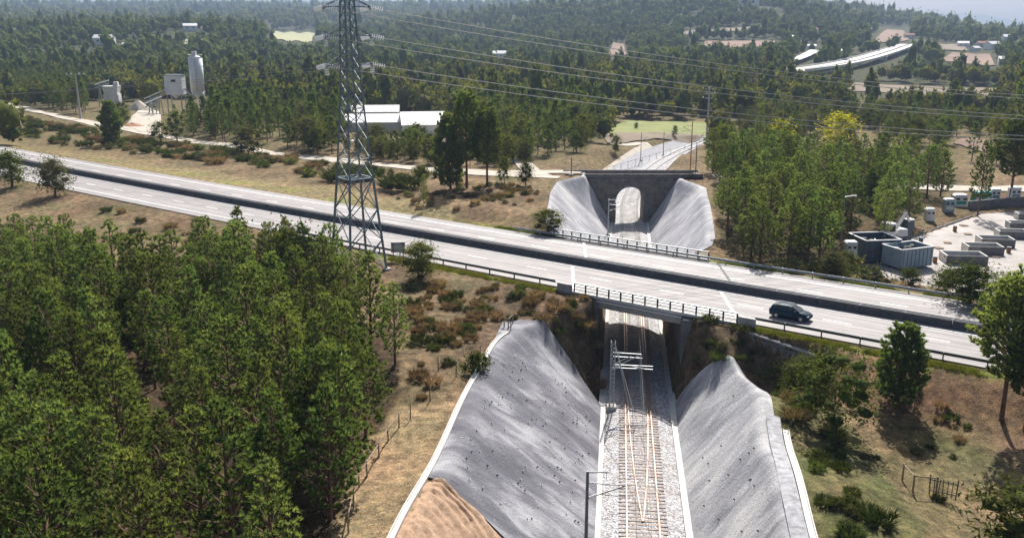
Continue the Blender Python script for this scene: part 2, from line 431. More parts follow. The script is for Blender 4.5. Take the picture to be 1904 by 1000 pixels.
def cover(x, y):
    straw = np.array([.25, .19, .12]); brown = np.array([.17, .12, .08]); green = np.array([.105, .125, .04]); litter = np.array([.075, .052, .034]); wood = np.array([.05, .06, .028])
    C = np.ones(x.shape + (3,)) * straw
    def put(c, w):
        nonlocal C
        w = np.clip(w, 0, 1)[..., None]; C = C * (1 - w) + np.array(c) * w
    r = np.hypot(x, y); q = rail_q(x, y); p = hwy_p(x, y)
    put(brown, .5 + .9 * wobble(x, y, 6.0, 1))
    put(green, (.9 * wobble(x, y, 9.0, 4) - .25) * (r < 400))
    # right embankment brown, field below green-straw
    right = (q > 11) & (p < -12)
    put((.24, .15, .10), right * ss(-26, -14, p) * .85)
    put((.19, .165, .09), right * (1 - ss(-30, -22, p)) * (.55 + .5 * wobble(x, y, 3.2, 2)))
    put((.14, .145, .065), (q > 11) * (q < 19) * (p < -22) * (.75 + .5 * wobble(x, y, 2.2, 7)))
    # verge
    put((.18, .21, .05), (np.abs(p) > 11.4) * (np.abs(p) < 13.4) * (.55 + .6 * wobble(x, y, 5, 3)) * (x > -30))
    put((.3, .24, .14), (p > 11.3) * (p < 22) * (x < -10) * .8)
    put((.24, .26, .08), (p > 12) * (p < 18) * (x < -30) * (wobble(x, y, 8, 5) > .35) * .7)
    put((.16, .115, .08), (np.abs(q) < 17.5) * (y > 86) * (p < -12.3) * .9)
    # bottom-left tan clearing
    put((.36, .27, .17), (q < -16) * (q > -32) * (y < 76) * .85)
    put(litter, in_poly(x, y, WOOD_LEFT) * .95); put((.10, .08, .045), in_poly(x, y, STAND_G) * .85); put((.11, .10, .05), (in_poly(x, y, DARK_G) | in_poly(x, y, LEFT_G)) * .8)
    far = ss(190, 330, r) * (q < 0) + ss(220, 330, r) * (q >= 0)
    put((.16, .135, .07), far * .7)
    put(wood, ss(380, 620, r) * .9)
    put((.16, .14, .09), ss(600, 900, r) * np.clip(wobble(x, y, 120, 3) * 2 - 1.1, 0, 1) * .8)
    return C
mg, nt, b = newmat('ground_cover')
at_ = nt.nodes.new('ShaderNodeAttribute'); at_.attribute_name = 'tint'
v = coords(nt, 'Object'); n1 = noise(nt, .9, 8, .72, v); n2 = noise(nt, 7, 5, .75, v); n3 = noise(nt, .13, 4, .6, v)
r1 = ramp(nt, [(.32, (.32, .33, .30)), (.5, (.9, .9, .9)), (.68, (1.75, 1.65, 1.5))]); nt.links.new(n1.outputs[0], r1.inputs[0])
r2 = ramp(nt, [(.3, (.4, .4, .4)), (.7, (1.6, 1.6, 1.6))]); nt.links.new(n2.outputs[0], r2.inputs[0])
r3 = ramp(nt, [(.35, (.82, .9, .8)), (.65, (1.15, 1.05, 1.0))]); nt.links.new(n3.outputs[0], r3.inputs[0])
c = mix(nt, at_.outputs['Color'], r1.outputs[0], 1.0, 'MULTIPLY'); c = mix(nt, c, r2.outputs[0], 1.0, 'MULTIPLY'); c = mix(nt, c, r3.outputs[0], 1.0, 'MULTIPLY')
nt.links.new(c, b.inputs['Base Color']); b.inputs['Roughness'].default_value = 1; b.inputs['Specular IOR Level'].default_value = .1
nb = nt.nodes.new('ShaderNodeMath'); nb.operation = 'ADD'; nt.links.new(n1.outputs[0], nb.inputs[0]); nt.links.new(n2.outputs[0], nb.inputs[1]); bump(nt, b, nb.outputs[0], .8, .25)
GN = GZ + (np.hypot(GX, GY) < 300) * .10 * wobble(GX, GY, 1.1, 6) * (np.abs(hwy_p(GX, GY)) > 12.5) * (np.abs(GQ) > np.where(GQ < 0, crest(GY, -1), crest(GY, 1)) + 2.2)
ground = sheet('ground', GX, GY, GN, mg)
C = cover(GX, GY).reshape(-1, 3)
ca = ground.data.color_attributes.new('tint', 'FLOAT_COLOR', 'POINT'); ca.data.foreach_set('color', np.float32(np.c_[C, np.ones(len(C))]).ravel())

# far blue mountain ranges
def mountains(dist, tab, seed, name):
    azp = np.linspace(-700, 2700, 260); Yp = np.interp(azp, [a for a, _ in tab], [b for _, b in tab])
    Yp = Yp + 2.0 * np.sin(azp / 37 + seed) + 1.2 * np.sin(azp / 13.7 + seed * 2)
    rows = []
    for k, (dd, hh) in enumerate(((-1500, -.35), (-700, .45), (0, 1.0), (1200, .6))):
        row = []
        for a_, Y in zip(azp, Yp):
            D = dist + dd; X = (a_ - 952) / FPX * D / .96; top = CAMZ + (HORIZON - Y) / FPX * dist
            row.append((X, D, top * hh + (1 - hh) * -60 + (0 if k == 2 else 18 * math.sin(a_ / 21 + k))))
        rows.append(row)
    A = np.array(rows); return sheet(name, A[..., 0], A[..., 1], A[..., 2], M['hill'])
M['hill'] = simple('distant_wooded_hill', (.05, .06, .035), 1, .5, .004, bmp=0)
mountains(6400, [(-700, 2), (0, 2), (90, 5), (300, 4), (600, 6), (900, 6), (1100, 6), (1240, -2), (1330, -6), (1420, -2), (1500, 8), (1600, 24), (1700, 25), (1750, 30), (1800, 36), (1840, 41), (1868, 37), (1885, 36), (1904, 42), (2700, 40)], 1, 'mountain')

# ------------------------------------------------------------------ motorway
def hframe(xs):
    xs = np.asarray(xs, float); y = hwy_y(xs); s = -.7216 + .0005 * xs; k = np.sqrt(1 + s * s)
    return xs, y, 1 / k, s / k       # tangent (tx, ty); normal (-ty, tx) points away from the camera
def hpt(x, p):
    X, Y, tx, ty = hframe(x); return X - ty * p, Y + tx * p
def hX(X, p):
    x = float(X)
    for _ in range(6):
        s = -.7216 + .0005 * x; x = float(X) + s / math.sqrt(1 + s * s) * p
    a, c_ = hpt(x, p); return float(a), float(c_)
mr, nt, b = newmat('worn_pale_road')
uv = nt.nodes.new('ShaderNodeUVMap'); mp = nt.nodes.new('ShaderNodeMapping'); mp.inputs['Scale'].default_value = (.02, 1.3, 1); nt.links.new(uv.outputs[0], mp.inputs[0])
na = noise(nt, 1.0, 5, .6, mp.outputs[0]); nc = noise(nt, .35, 5, .6, coords(nt, 'Object')); nd = noise(nt, 14, 3, .7, coords(nt, 'Object'))
ra = ramp(nt, [(.34, (.18, .17, .173)), (.48, (.265, .25, .25)), (.66, (.35, .33, .327))]); nt.links.new(na.outputs[0], ra.inputs[0])
rc = ramp(nt, [(.3, (.84, .84, .85)), (.7, (1.12, 1.10, 1.08))]); nt.links.new(nc.outputs[0], rc.inputs[0])
rd = ramp(nt, [(.3, (.85, .85, .85)), (.7, (1.12, 1.12, 1.12))]); nt.links.new(nd.outputs[0], rd.inputs[0])
c = mix(nt, ra.outputs[0], rc.outputs[0], 1.0, 'MULTIPLY'); c = mix(nt, c, rd.outputs[0], 1.0, 'MULTIPLY'); nt.links.new(c, b.inputs['Base Color'])
b.inputs['Roughness'].default_value = .75
def hribbon(name, x0, x1, p0, p1, z, mat, step=3, na_=3):
    n = max(2, int((x1 - x0) / step) + 1); xs = np.linspace(x0, x1, n); pp = np.linspace(p0, p1, na_)
    X = np.zeros((n, na_)); Y = X.copy()
    for j, p in enumerate(pp): X[:, j], Y[:, j] = hpt(xs, p)
    return sheet(name, X, Y, np.full(X.shape, z), mat, np.repeat(xs[:, None] * 1.24, na_, 1), np.repeat(pp[None, :], n, 0))
hribbon('road', -420, 150, -11.15, 11.6, 9.0, mr, 3, 9)
HW0, HW1 = -300, 120
for p, w in ((-1.35, .3), (1.35, .3), (-9.0, .26), (9.3, .26)):
    hribbon('road_marking', HW0, HW1, p - w / 2, p + w / 2, 9.006, M['roadpaint'], 3, 2)
mb = MB()
for p in (-5.1, 5.3):
    for k in range(int((HW1 + 200) / 8.2)):
        x0 = -200 + k * 8.2 + (p > 0) * 3; q0 = hpt(x0, p - .09); q1 = hpt(x0 + 2.6, p - .09); q2 = hpt(x0 + 2.6, p + .09); q3 = hpt(x0, p + .09)
        mb.add([(float(a), float(c_), 9.006) for a, c_ in (q0, q1, q2, q3)], [(0, 1, 2, 3)])
struct('road_marking', mb, M['roadpaint'])
# median barrier, one precast segment after another
prof = [(-.42, 0), (-.42, .10), (-.24, .34), (-.15, .98), (.15, .98), (.24, .34), (.42, .10), (.42, 0)]
med = thing('median_barrier', 'long grey concrete barrier down the middle of the motorway', 'crash barrier', (0, 0, 0))
xk = -260.0
while xk < 100:
    x1 = xk + 4.0; m_ = MB(); rows = []
    for xx in (xk + .03, x1 - .03):
        rows.append([(*[float(v_) for v_ in hpt(xx, p)], 9.0 + z) for p, z in prof])
    n = len(prof); m_.add(rows[0] + rows[1], [(k, (k+1) % n, n + (k+1) % n, n + k) for k in range(n)] + [tuple(range(n-1,-1,-1)), tuple(range(n, 2*n))])
    part('barrier_segment', m_, M['barrier'], med); xk = x1
mb = MB()
for s in (-.5, .5):
    for k in range(-130, 50):
        a, b_ = hpt(k * 2.0, s), hpt(k * 2.0 + 2.0, s); mb.bar((*map(float, a), 9.95), (*map(float, b_), 9.95), .06, .10)
for k in range(-130, 50):
    a, b_ = hpt(k * 2.0, -.5), hpt(k * 2.0, .5); mb.bar((*map(float, a), 9.93), (*map(float, b_), 9.93), .05, .05)
part('top_rail', mb, M['steel_dark'], med)
# guard rails: W-beam on posts
def guard_rail(label, x0, x1, p, mat, sp=4.0, ztop=9.75, p_of=None):
    x0 = x0 - .583 * p; x1 = x1 - .583 * p
    g = thing('guard_rail', label, 'guard rail', (*map(float, hpt(x0, p)), 9.0), group='steel guard rails of the motorway')
    n = int((x1 - x0) * 1.23 / 2) + 1; xs = np.linspace(x0, x1, n + 1); P_ = [p_of(x) if p_of else p for x in xs]
    prof = [(-.02, -.16), (.05, -.10), (-.02, 0), (.05, .10), (-.02, .16), (-.05, .16), (-.05, -.16)]
    m_ = MB(); rows = []
    for x, pq in zip(xs, P_):
        rows.append([(*map(float, hpt(x, pq + (a if p < 0 else -a))), ztop - .16 + z) for a, z in prof])
    m_.strip(rows, True); part('beam', m_, mat, g)
    k = x0 + .6
    while k < x1:
        pq = (p_of(k) if p_of else p) + (-.12 if p < 0 else .12); X, Y = map(float, hpt(k, pq)); m_ = MB(); m_.box((X, Y, 8.8 + (ztop - 8.8) / 2), (.11, .16, ztop - 8.8), -.62)
        part('post', m_, mat, g); k += sp / 1.23
    return g
BR_L, BR_R = 5.6, 26.6
guard_rail('grey guard rail on the near verge from behind the pylon to the bridge parapet', -36, BR_L - .1, -10.9, M['steel_dark'])  # darker steel than the far rails: shade on the near face painted in
guard_rail('grey guard rail on the near verge right of the bridge, passing the blue car', BR_R - .9, 75, -10.9, M['steel_dark'])  # same darkened steel, its shaded face put into the colour
guard_rail('grey guard rail along the far verge of the motorway above the brown bank', .4, 6.0, 11.5, M['steel'])
guard_rail('grey guard rail along the far edge of the motorway from the bridge to the yard', 6.1, 90, 11.5, M['steel'])

# ------------------------------------------------------------------ motorway bridge over the cutting
bd = thing('road_bridge', 'concrete girder bridge carrying the motorway over the railway cutting', 'bridge', (16.5, 117, 0))
def hpoly(x0, x1, p0, p1, z0, z1, n=6):
    m_ = MB(); xs = np.linspace(x0, x1, n); rows = []
    for x in xs:
        a = hX(x + .05 * (p0 + 11), p0); c_ = hX(x + .05 * (p1 + 11), p1)
        rows.append([(a[0], a[1], z0), (c_[0], c_[1], z0), (c_[0], c_[1], z1), (a[0], a[1], z1)])
    m_.strip(rows, True); o = len(m_.v); m_.f.append((3, 2, 1, 0)); m_.f.append((o - 4, o - 3, o - 2, o - 1)); return m_
part('deck_slab', hpoly(7.0, 25.2, -11.7, 12.3, 8.62, 8.985), M['concrete_dark'], bd)
for p in (-11.2, -8.4, -5.6, -2.8, 0, 2.8, 5.6, 8.4, 11.2):
    part('girder', hpoly(7.4, 25.2, p - .3, p + .3, 7.45, 8.615), M['concrete'], bd)
part('edge_beam', hpoly(6.4, 26.0, -12.25, -11.72, 8.75, 9.12), M['concrete_white'], bd)
part('edge_beam', hpoly(5.6, 26.6, 12.32, 12.8, 8.75, 9.12), M['concrete_white'], bd)
part('drain_pipe', (lambda m_: m_.tube((*hX(9.5, -12.05), 8.45), (*hX(20.5, -12.05), 8.45), .11, n=8))(MB()), M['white'], bd)
def parapet(p, x0, x1, z0, sgn, mat, nbay):
    pr_ = link('railing', None, bd); pr_.location = (0, 0, 0)
    xs = np.linspace(x0, x1, nbay + 1)
    for z, t in ((z0 + .36, .10), (z0 + .68, .10), (z0 + 1.0, .16)):
        m_ = MB()
        for a, c_ in zip(xs[:-1], xs[1:]): m_.bar((*hX(a, p), z), (*hX(c_, p), z), t, t * .9)
        part('handrail' if t > .12 else 'bar', m_, mat, pr_)
    for x in xs:
        X, Y = hX(x, p); m_ = MB(); m_.box((X, Y, z0 + .5), (.16, .16, 1.0), -.62); part('post', m_, M['steel_dark'], pr_)
    return pr_
parapet(-12.0, 7.7, 24.9, 9.12, -1, M['steel'], 13)
parapet(12.55, 6.6, 27.6, 9.12, 1, M['steel'], 16)
for x0, x1 in ((5.7, 7.5), (25.0, 26.6)):
    part('end_block', hpoly(x0, x1, -12.5, -11.75, 7.7 if x0 < 20 else 8.2, 9.98, 2), M['concrete'], bd)
for x0, x1, p1_ in ((7.75, 8.6, -12.6), (23.0, 23.7, -12.6), (24.1, 24.8, -12.6)):
    part('bearing_block', hpoly(x0, x1, p1_, p1_ + .9, 6.5, 8.6, 2), M['concrete'], bd)
# abutment walls along the track, and their caps
for s in (-1, 1):
    ya, yb = ((106.5, 135.5) if s < 0 else (98.5, 129.5)); m_ = MB()
    ys = np.linspace(ya, yb, 8); rows = []
    for y in ys:
        x = float(railx(y)); q0, q1 = s * 4.85, s * 6.6
        rows.append([(x + q0, y, -.5), (x + q1, y, -.5), (x + q1, y, 8.6), (x + q0, y, 8.6)])
    m_.strip(rows, True); o = len(m_.v); m_.f += [(3,2,1,0), (o-4,o-3,o-2,o-1)]
    part('abutment_wall', m_, M['concrete_dark'], bd)
for x in (7.6, 25.2):
    part('expansion_joint', hpoly(x, x + .35, -11.1, -1.5, 8.99, 9.012, 2), M['roadpaint'], bd)
    part('expansion_joint', hpoly(x + 2.0, x + 2.35, 1.5, 11.5, 8.99, 9.012, 2), M['roadpaint'] if x < 9 else M['concrete_dark'], bd)

# ------------------------------------------------------------------ sprayed-concrete cutting slopes
def shotmat(name, dark, mid, light, streak, hot):
    m, nt, b = newmat(name); uv = nt.nodes.new('ShaderNodeUVMap')
    def nn(sx, sy, s, d=5, rg=.6, dist=0):
        mp = nt.nodes.new('ShaderNodeMapping'); mp.inputs['Scale'].default_value = (sx, sy, 1); mp.inputs['Rotation'].default_value = (0, 0, R(streak)); nt.links.new(uv.outputs[0], mp.inputs[0])
        return noise(nt, s, d, rg, mp.outputs[0], dist)
    a = nn(1, .35, .5, 7, .62, .5); b2 = nn(1, .3, 2.4, 4, .6); c_ = nn(1, 1, 5, 6, .7); d = nn(1, 1, .16, 3, .5)
    add = nt.nodes.new('ShaderNodeMath'); add.operation = 'MULTIPLY_ADD'; add.inputs[1].default_value = .9
    sub = nt.nodes.new('ShaderNodeMath'); sub.operation = 'SUBTRACT'; sub.inputs[1].default_value = .45
    nt.links.new(a.outputs[0], sub.inputs[0]); nt.links.new(d.outputs[0], add.inputs[0]); nt.links.new(sub.outputs[0], add.inputs[2])
    r = ramp(nt, [(.3, dark), (.5, mid), (.72, light)]); nt.links.new(add.outputs[0], r.inputs[0])
    st = ramp(nt, [(.0, (0, 0, 0)), (hot, (0, 0, 0)), (hot + .03, (1, 1, 1))]); nt.links.new(b2.outputs[0], st.inputs[0])
    c = mix(nt, r.outputs[0], (.58, .57, .56), st.outputs[0])
    rg = ramp(nt, [(.3, (.78, .78, .78)), (.7, (1.2, 1.2, 1.2))]); nt.links.new(c_.outputs[0], rg.inputs[0])
    c = mix(nt, c, rg.outputs[0], 1.0, 'MULTIPLY'); nt.links.new(c, b.inputs['Base Color']); b.inputs['Roughness'].default_value = .85
    bb = nt.nodes.new('ShaderNodeMath'); bb.operation = 'ADD'; nt.links.new(c_.outputs[0], bb.inputs[0]); nt.links.new(a.outputs[0], bb.inputs[1]); bump(nt, b, bb.outputs[0], .6, .25)
    return m
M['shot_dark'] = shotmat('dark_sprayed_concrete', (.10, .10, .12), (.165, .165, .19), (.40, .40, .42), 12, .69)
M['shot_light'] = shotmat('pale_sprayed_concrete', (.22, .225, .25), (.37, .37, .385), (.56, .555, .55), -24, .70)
M['shot_far'] = shotmat('grey_sprayed_concrete', (.22, .225, .25), (.33, .33, .36), (.50, .495, .50), 0, .62)
def natural_road(x, y): return with_road(x, y)
def slope_sheet(name, y0, y1, side, mat, dy=.35, n=56, lo=0.0, over=.9, amp=.07, yend=None, cut=None, kind='structure', rough=1.0, off=.12):
    ys = np.arange(y0, y1 + 1e-6, dy); t = np.linspace(lo, 1, n)
    Yg = np.repeat(ys[:, None], n, 1); cr = crest(ys, side)[:, None] + over
    Q = (FOOT - .35) + (cr - FOOT + .35) * t[None, :]
    if cut is not None: Q = np.maximum(Q, cut(ys)[:, None]) if cut(ys)[0] >= 0 else Q
    if yend is not None:
        Q0 = (FOOT - .35) + (16.5 - FOOT + .35) * t[None, :] if side < 0 else Q
        tt = np.clip((Yg - (y1 - 14)) / 14, 0, 1); Yg = Yg - tt * (y1 - np.interp(Q, yend[0], yend[1]))
        cr = crest(np.minimum(Yg, yend[2]), side) + over; Q = (FOOT - .35) + (cr - FOOT + .35) * t[None, :]
    X = railx(Yg) + side * Q
    Zs, _ = slope_z(X, Yg); Zn = natural_road(X, Yg)
    k = 1.0; a = Zs; b_ = Zn + .02
    h = np.clip(.5 + .5 * (b_ - a) / k, 0, 1); Z = b_ * (1 - h) + a * h - k * h * (1 - h) * .5     # smooth minimum
    inb = np.clip(np.minimum(t[None, :] * 8, (1 - t[None, :]) * 8), 0, 1)
    Z = np.maximum(Z + off + amp * rough * inb * (wobble(X, Yg, 2.4, 3) + .5 * wobble(X, Yg, .9, 8) + .45 * wobble(X, Yg, .37, 5)), -.35)
    S = np.hypot(Q, Z) if False else Q * 1.15
    return sheet(name, X, Yg, Z, mat, Yg, S)
DIAG = lambda y: np.interp(y, [52.0, 59.5], [8.0, 18.0])
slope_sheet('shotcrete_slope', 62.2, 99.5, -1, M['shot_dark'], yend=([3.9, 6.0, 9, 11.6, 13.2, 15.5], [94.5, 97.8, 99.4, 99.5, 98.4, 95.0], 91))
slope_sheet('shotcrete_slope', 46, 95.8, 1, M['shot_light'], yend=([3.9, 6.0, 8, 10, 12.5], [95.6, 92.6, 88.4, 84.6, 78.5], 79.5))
slope_sheet('shotcrete_slope', 134.5, 196, -1, M['shot_far'], 1.0)
slope_sheet('shotcrete_slope', 127, 196, 1, M['shot_far'], 1.0)
# lower part of the left slope nearer the camera: sprayed only up to a slanting edge, bare furrowed earth above
earth, nt, b = newmat('orange_earth'); vv_ = coords(nt, 'Object'); ne = noise(nt, 2.2, 7, .7, vv_)
re_ = ramp(nt, [(.3, (.24, .15, .09)), (.55, (.44, .29, .19)), (.75, (.56, .42, .30))]); nt.links.new(ne.outputs[0], re_.inputs[0]); nt.links.new(re_.outputs[0], b.inputs['Base Color']); b.inputs['Roughness'].default_value = 1; bump(nt, b, ne.outputs[0], .6, .1)
def diag_sheet(name, side_low, mat, y0, y1):
    ys = np.arange(y0, y1 + 1e-6, .25); n = 36; t = np.linspace(0, 1, n)[None, :]
    edge = np.interp(ys, [46, 54, 59, 62.4], [3.6, 6.8, 9.2, 17.6])[:, None]; cr = crest(ys, -1)[:, None] + .9
    lo, hi = ((FOOT - .35) * np.ones_like(edge), np.minimum(edge, cr)) if side_low else (np.minimum(edge - .15, cr - .01), cr)
    Q = lo + (hi - lo) * t; Yg = np.repeat(ys[:, None], n, 1); X = railx(Yg) - Q
    Zs, _ = slope_z(X, Yg); Z = np.minimum(Zs, natural_road(X, Yg) + .02) + .05
    if side_low: Z = Z + .10 + .12 * wobble(X, Yg, 2.4, 3)
    else: Z = Z - .12 + .34 * np.abs(np.sin(Yg * 3.1 - Q * 1.7 + 2.4 * wobble(X, Yg, 2.6, 1))) ** .6 * np.clip((hi - Q) / 1.5, 0, 1) * (.7 + .6 * wobble(X, Yg, 1.6, 4)) + .10 * wobble(X, Yg, .55, 1)
    return sheet(name, X, Yg, Z, mat, Yg, Q * 1.15)
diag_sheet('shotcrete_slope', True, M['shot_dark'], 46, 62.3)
diag_sheet('earth_slope', False, earth, 46, 62.3)

# white channel along the left crest, channels at the foot
def channel(name, line, w, h, mat, zoff=0.0, z=None):
    L, t = smooth_line(line, 1.0); N = normals2(L); rows = []
    prof = [(-.5, -.3), (-.5, h), (-.36, h), (-.30, h * .35), (.30, h * .35), (.36, h), (.5, h), (.5, -.3)]
    zz = (H(L[:, 0], L[:, 1]) if z is None else np.full(len(L), z)) + zoff
    m_ = MB()
    for (x, y), nrm, z0 in zip(L[:, :2], N, zz): rows.append([(x + nrm[0] * a * w, y + nrm[1] * a * w, z0 + c_) for a, c_ in prof])
    m_.strip(rows); return struct(name, m_, mat)
crl = [(float(railx(y)) - float(crest(y, -1)) - .75, y) for y in (44, 50, 56, 62, 70, 78, 86, 91, 94.5)]
channel('drainage_channel', crl, .5, .2, M['concrete_white'], .12)
channel('drainage_channel', [(float(railx(y)) - 3.95, y) for y in (48, 60, 80, 100, 130, 160, 190, 215)], .72, .16, M['concrete_white'], 0, -.12)
channel('drainage_channel', [(float(railx(y)) + 3.95, y) for y in (48, 60, 80, 100, 130, 160, 190, 215)], .8, .16, M['concrete_white'], 0, -.12)
channel('drainage_channel', [(float(railx(y)) + float(crest(y, 1)) + 1.75, y) for y in (44, 50, 56, 62, 68, 73)], .55, .2, M['concrete_white'], .1)
ribbon('gravel_path', [(float(railx(y)) + float(crest(y, 1)) + .75, y) for y in (44, 52, 60, 68, 75)], 1.2, M['riprap'], .34, .8, 3)

# ------------------------------------------------------------------ trackbed
bal, nt, b = newmat('ballast_stones'); vo = nt.nodes.new('ShaderNodeTexVoronoi'); vo.inputs['Scale'].default_value = 6.5; nt.links.new(coords(nt, 'Object'), vo.inputs['Vector'])
rb = ramp(nt, [(.0, (.23, .235, .25)), (.5, (.42, .42, .44)), (1, (.72, .71, .70))]); sx = nt.nodes.new('ShaderNodeSeparateColor'); nt.links.new(vo.outputs['Color'], sx.inputs[0]); nt.links.new(sx.outputs[0], rb.inputs[0])
nb_ = noise(nt, .5, 4, .6, coords(nt, 'Object')); rbb = ramp(nt, [(.35, (.85, .8, .76)), (.65, (1.08, 1.08, 1.1))]); nt.links.new(nb_.outputs[0], rbb.inputs[0])
nt.links.new(mix(nt, rb.outputs[0], rbb.outputs[0], 1.0, 'MULTIPLY'), b.inputs['Base Color']); b.inputs['Roughness'].default_value = .95; bump(nt, b, vo.outputs['Distance'], .9, .12)
ys = np.r_[np.arange(44, 120, .5), np.arange(120, 420, 2.0)]
prof = [(-3.7, -.22), (-3.3, -.16), (-2.7, .0), (-2.2, .11), (-1, .15), (0, .155), (1, .15), (2.2, .10), (2.7, .0), (3.3, -.16), (3.7, -.22)]
sl = .1145 + .0034 * np.clip(ys - 200, 0, 145); kk = np.sqrt(1 + sl * sl)
Qp = np.array([a for a, _ in prof])[None, :]; Zp = np.array([b_ for _, b_ in prof])[None, :]
X = railx(ys)[:, None] + Qp / kk[:, None]; Y = ys[:, None] - Qp * (sl / kk)[:, None]; Z = Zp + .05 * wobble(X * 1.0, Y, .35, 2) + 0 * Y
tb = sheet('trackbed', X, Y, Z, bal); 
trk = thing('railway_track', 'single rusty railway track on concrete sleepers running along the cutting floor', 'railway track', (0, 0, 0))
def rline(q, y0, y1, w, h, z0, name, mat, qf=None, label=None):
    ys = np.r_[np.arange(y0, 200, 2.0), np.arange(200, y1, 4.0)] if y1 > 200 else np.linspace(y0, y1, 24)
    sl = .1145 + .0034 * np.clip(ys - 200, 0, 145); kk = np.sqrt(1 + sl * sl); m_ = MB(); rows = []
    for y, s, k in zip(ys, sl, kk):
        q_ = qf(y) if qf else q; cx = float(railx(y)); row = []
        for a, z in ((-w, 0), (-w, h * .18), (-w * .3, h * .3), (-w * .3, h * .7), (-w * .5, h * .75), (-w * .5, h), (w * .5, h), (w * .5, h * .75), (w * .3, h * .7), (w * .3, h * .3), (w, h * .18), (w, 0)):
            row.append((cx + (q_ + a) / k, y - (q_ + a) * s / k, z0 + z))
        rows.append(row)
    m_.strip(rows, True); return part(name, m_, mat, trk, label=label)
GAUGE = 1.36
for s in (-1, 1):
    rline(s * GAUGE, 44, 128, .085, .17, .17, 'rail', M['rail']); rline(s * GAUGE, 128, 420, .075, .17, .17, 'rail', M['steel_dark'])
    rline(0, 69.5, 132, .07, .14, .17, 'guard_rail', M['rail'], lambda y, s=s: s * float(np.interp(y, [69.5, 76, 84, 92, 132], [.05, .5, .85, 1.05, 1.05])), label='inner check rail that tapers to a point')
slm = MB(); slm.box((0, 0, 0), (4.1, .27, .2)); slm.f = slm.f
slm.v = [(x, y, z - (.05 if abs(x) < .5 and z > 0 else 0)) for x, y, z in slm.v]
for s in (-1, 1): slm.box((s * GAUGE, 0, .105), (.36, .2, .03))
sme = mesh_of('sleeper', slm.v, slm.f, M['sleeper']); sme2 = mesh_of('sleeper', slm.v, slm.f, M['concrete'])
y = 48.0; ns = 0
while ns < 296:
    s = .1145 + .0034 * min(max(y - 200, 0), 145)
    o = link('sleeper', sme if y < 122 else sme2, trk, (float(railx(y)), y, .08), (0, 0, math.atan(-s))); ns += 1; y += .62 if y < 200 else .8

# short drain pipes and anchor heads poking out of the sprayed concrete
def studs(name, side, y0, y1, mat, seed, n, r, L, label):
    g = np.random.default_rng(seed); m_ = MB()
    for k in range(n):
        y = g.uniform(y0, y1); q = g.uniform(FOOT + .8, float(crest(y, side)) - 1.0)
        if side < 0 and y < 63 and q > 8: continue
        if side < 0 and y > 92 or side > 0 and y > 84: continue
        x = float(railx(y)) + side * q; z = float(slope_z(np.array([x]), np.array([y]))[0][0]) + .1; m_.tube((x, y, z), (x - side * L * .8, y - .02, z + L * .6), r, n=6)
    o = struct(name, m_, mat); o['kind'] = 'stuff'; o['label'] = label
studs('drain_stubs', -1, 50, 94, M['black'], 5, 55, .05, .18, 'small dark drain stubs dotted over the left sprayed-concrete slope')
studs('anchor_heads', -1, 50, 94, M['concrete_white'], 6, 110, .06, .16, 'small pale anchor heads dotted over the left sprayed-concrete slope')
studs('drain_stubs', 1, 48, 84, M['black'], 7, 26, .05, .18, 'small dark drain stubs on the right sprayed-concrete slope')

# ------------------------------------------------------------------ riprap flank, service roads, yards, fields
M['track_sand'] = simple('pale_dirt_track', (.46, .41, .345), .95, .18, .6)
M['yard'] = simple('pale_concrete_yard', (.35, .32, .30), .85, .3, .22)
ribbon('riprap_bank', [(float(railx(y)) - o, y - o * s) for y, o, s in ((204, 6.6, .1), (225, 6.8, .2), (250, 7, .28), (280, 7, .38), (305, 7, .45), (330, 7, .5), (350, 7, .5))], [4.5, 5, 6, 6.5, 6.5, 6, 5], M['riprap'], .28, 1.5, 9)
ribbon('riprap_bank', [(float(railx(y)) + 5.4, y - 5 * s) for y, s in ((204, .1), (230, .22), (260, .3), (290, .4))], 2.4, M['riprap'], .2, 1.5, 5)
ribbon('service_path', pts_at((1128, 326), (1160, 303), (1190, 284), (1212, 272), (1180, 268), (1140, 270)), [3.4, 3.8, 4.2, 5, 5, 4], M['track_sand'], .18, 2)
ribbon('service_path', [(-2, 199), (4, 198.5), (10, 197.5), (15, 196.5)], 4.2, M['track_sand'], .15, 2)
ribbon('service_path', [(43, 194), (50, 194), (58, 192), (64, 190)], 3.8, M['track_sand'], .15, 2)
ribbon('service_road', pts_at((-400, 150), (-120, 178), (0, 192), (90, 212), (180, 232), (290, 252), (400, 268), (500, 285), (560, 293), (640, 300), (760, 312), (900, 322), (985, 328), (1040, 331)), 5.2, M['track_sand'], .16, 3, 5)
ribbon('service_road', pts_at((1010, 327), (980, 315), (960, 300), (935, 290), (900, 282)), 4, M['track_sand'], .2, 2)
ribbon('service_road', pts_at((1560, 330), (1660, 345), (1720, 349), (1800, 352), (1904, 352), (2050, 354)), 6, M['track_sand'], .2, 3)
quad_sheet('yard', pts_at((228, 238), (300, 252), (300, 212), (268, 195)), M['track_sand'], .25)
quad_sheet('yard', pts_at((640, 262), (830, 272), (1000, 262), (860, 240)), M['track_sand'], .12)
mb = MB(); yp = YARD; mb.add([(x, y, YZ) for x, y in yp] + [(x, y, YZ - .5) for x, y in yp], [tuple(range(7))] + [(k, (k + 1) % 7, 7 + (k + 1) % 7, 7 + k) for k in range(7)]); struct('yard', mb, M['yard'])
M['crop_green'] = simple('mown_green_field', (.20, .22, .07), 1, .2, .08); M['crop_dry'] = simple('dry_stubble_field', (.20, .155, .11), 1, .2, .05)
M['soil_red'] = simple('bare_reddish_soil', (.22, .145, .105), 1, .3, .03); M['pale_field'] = simple('pale_meadow', (.33, .33, .18), 1, .15, .05)
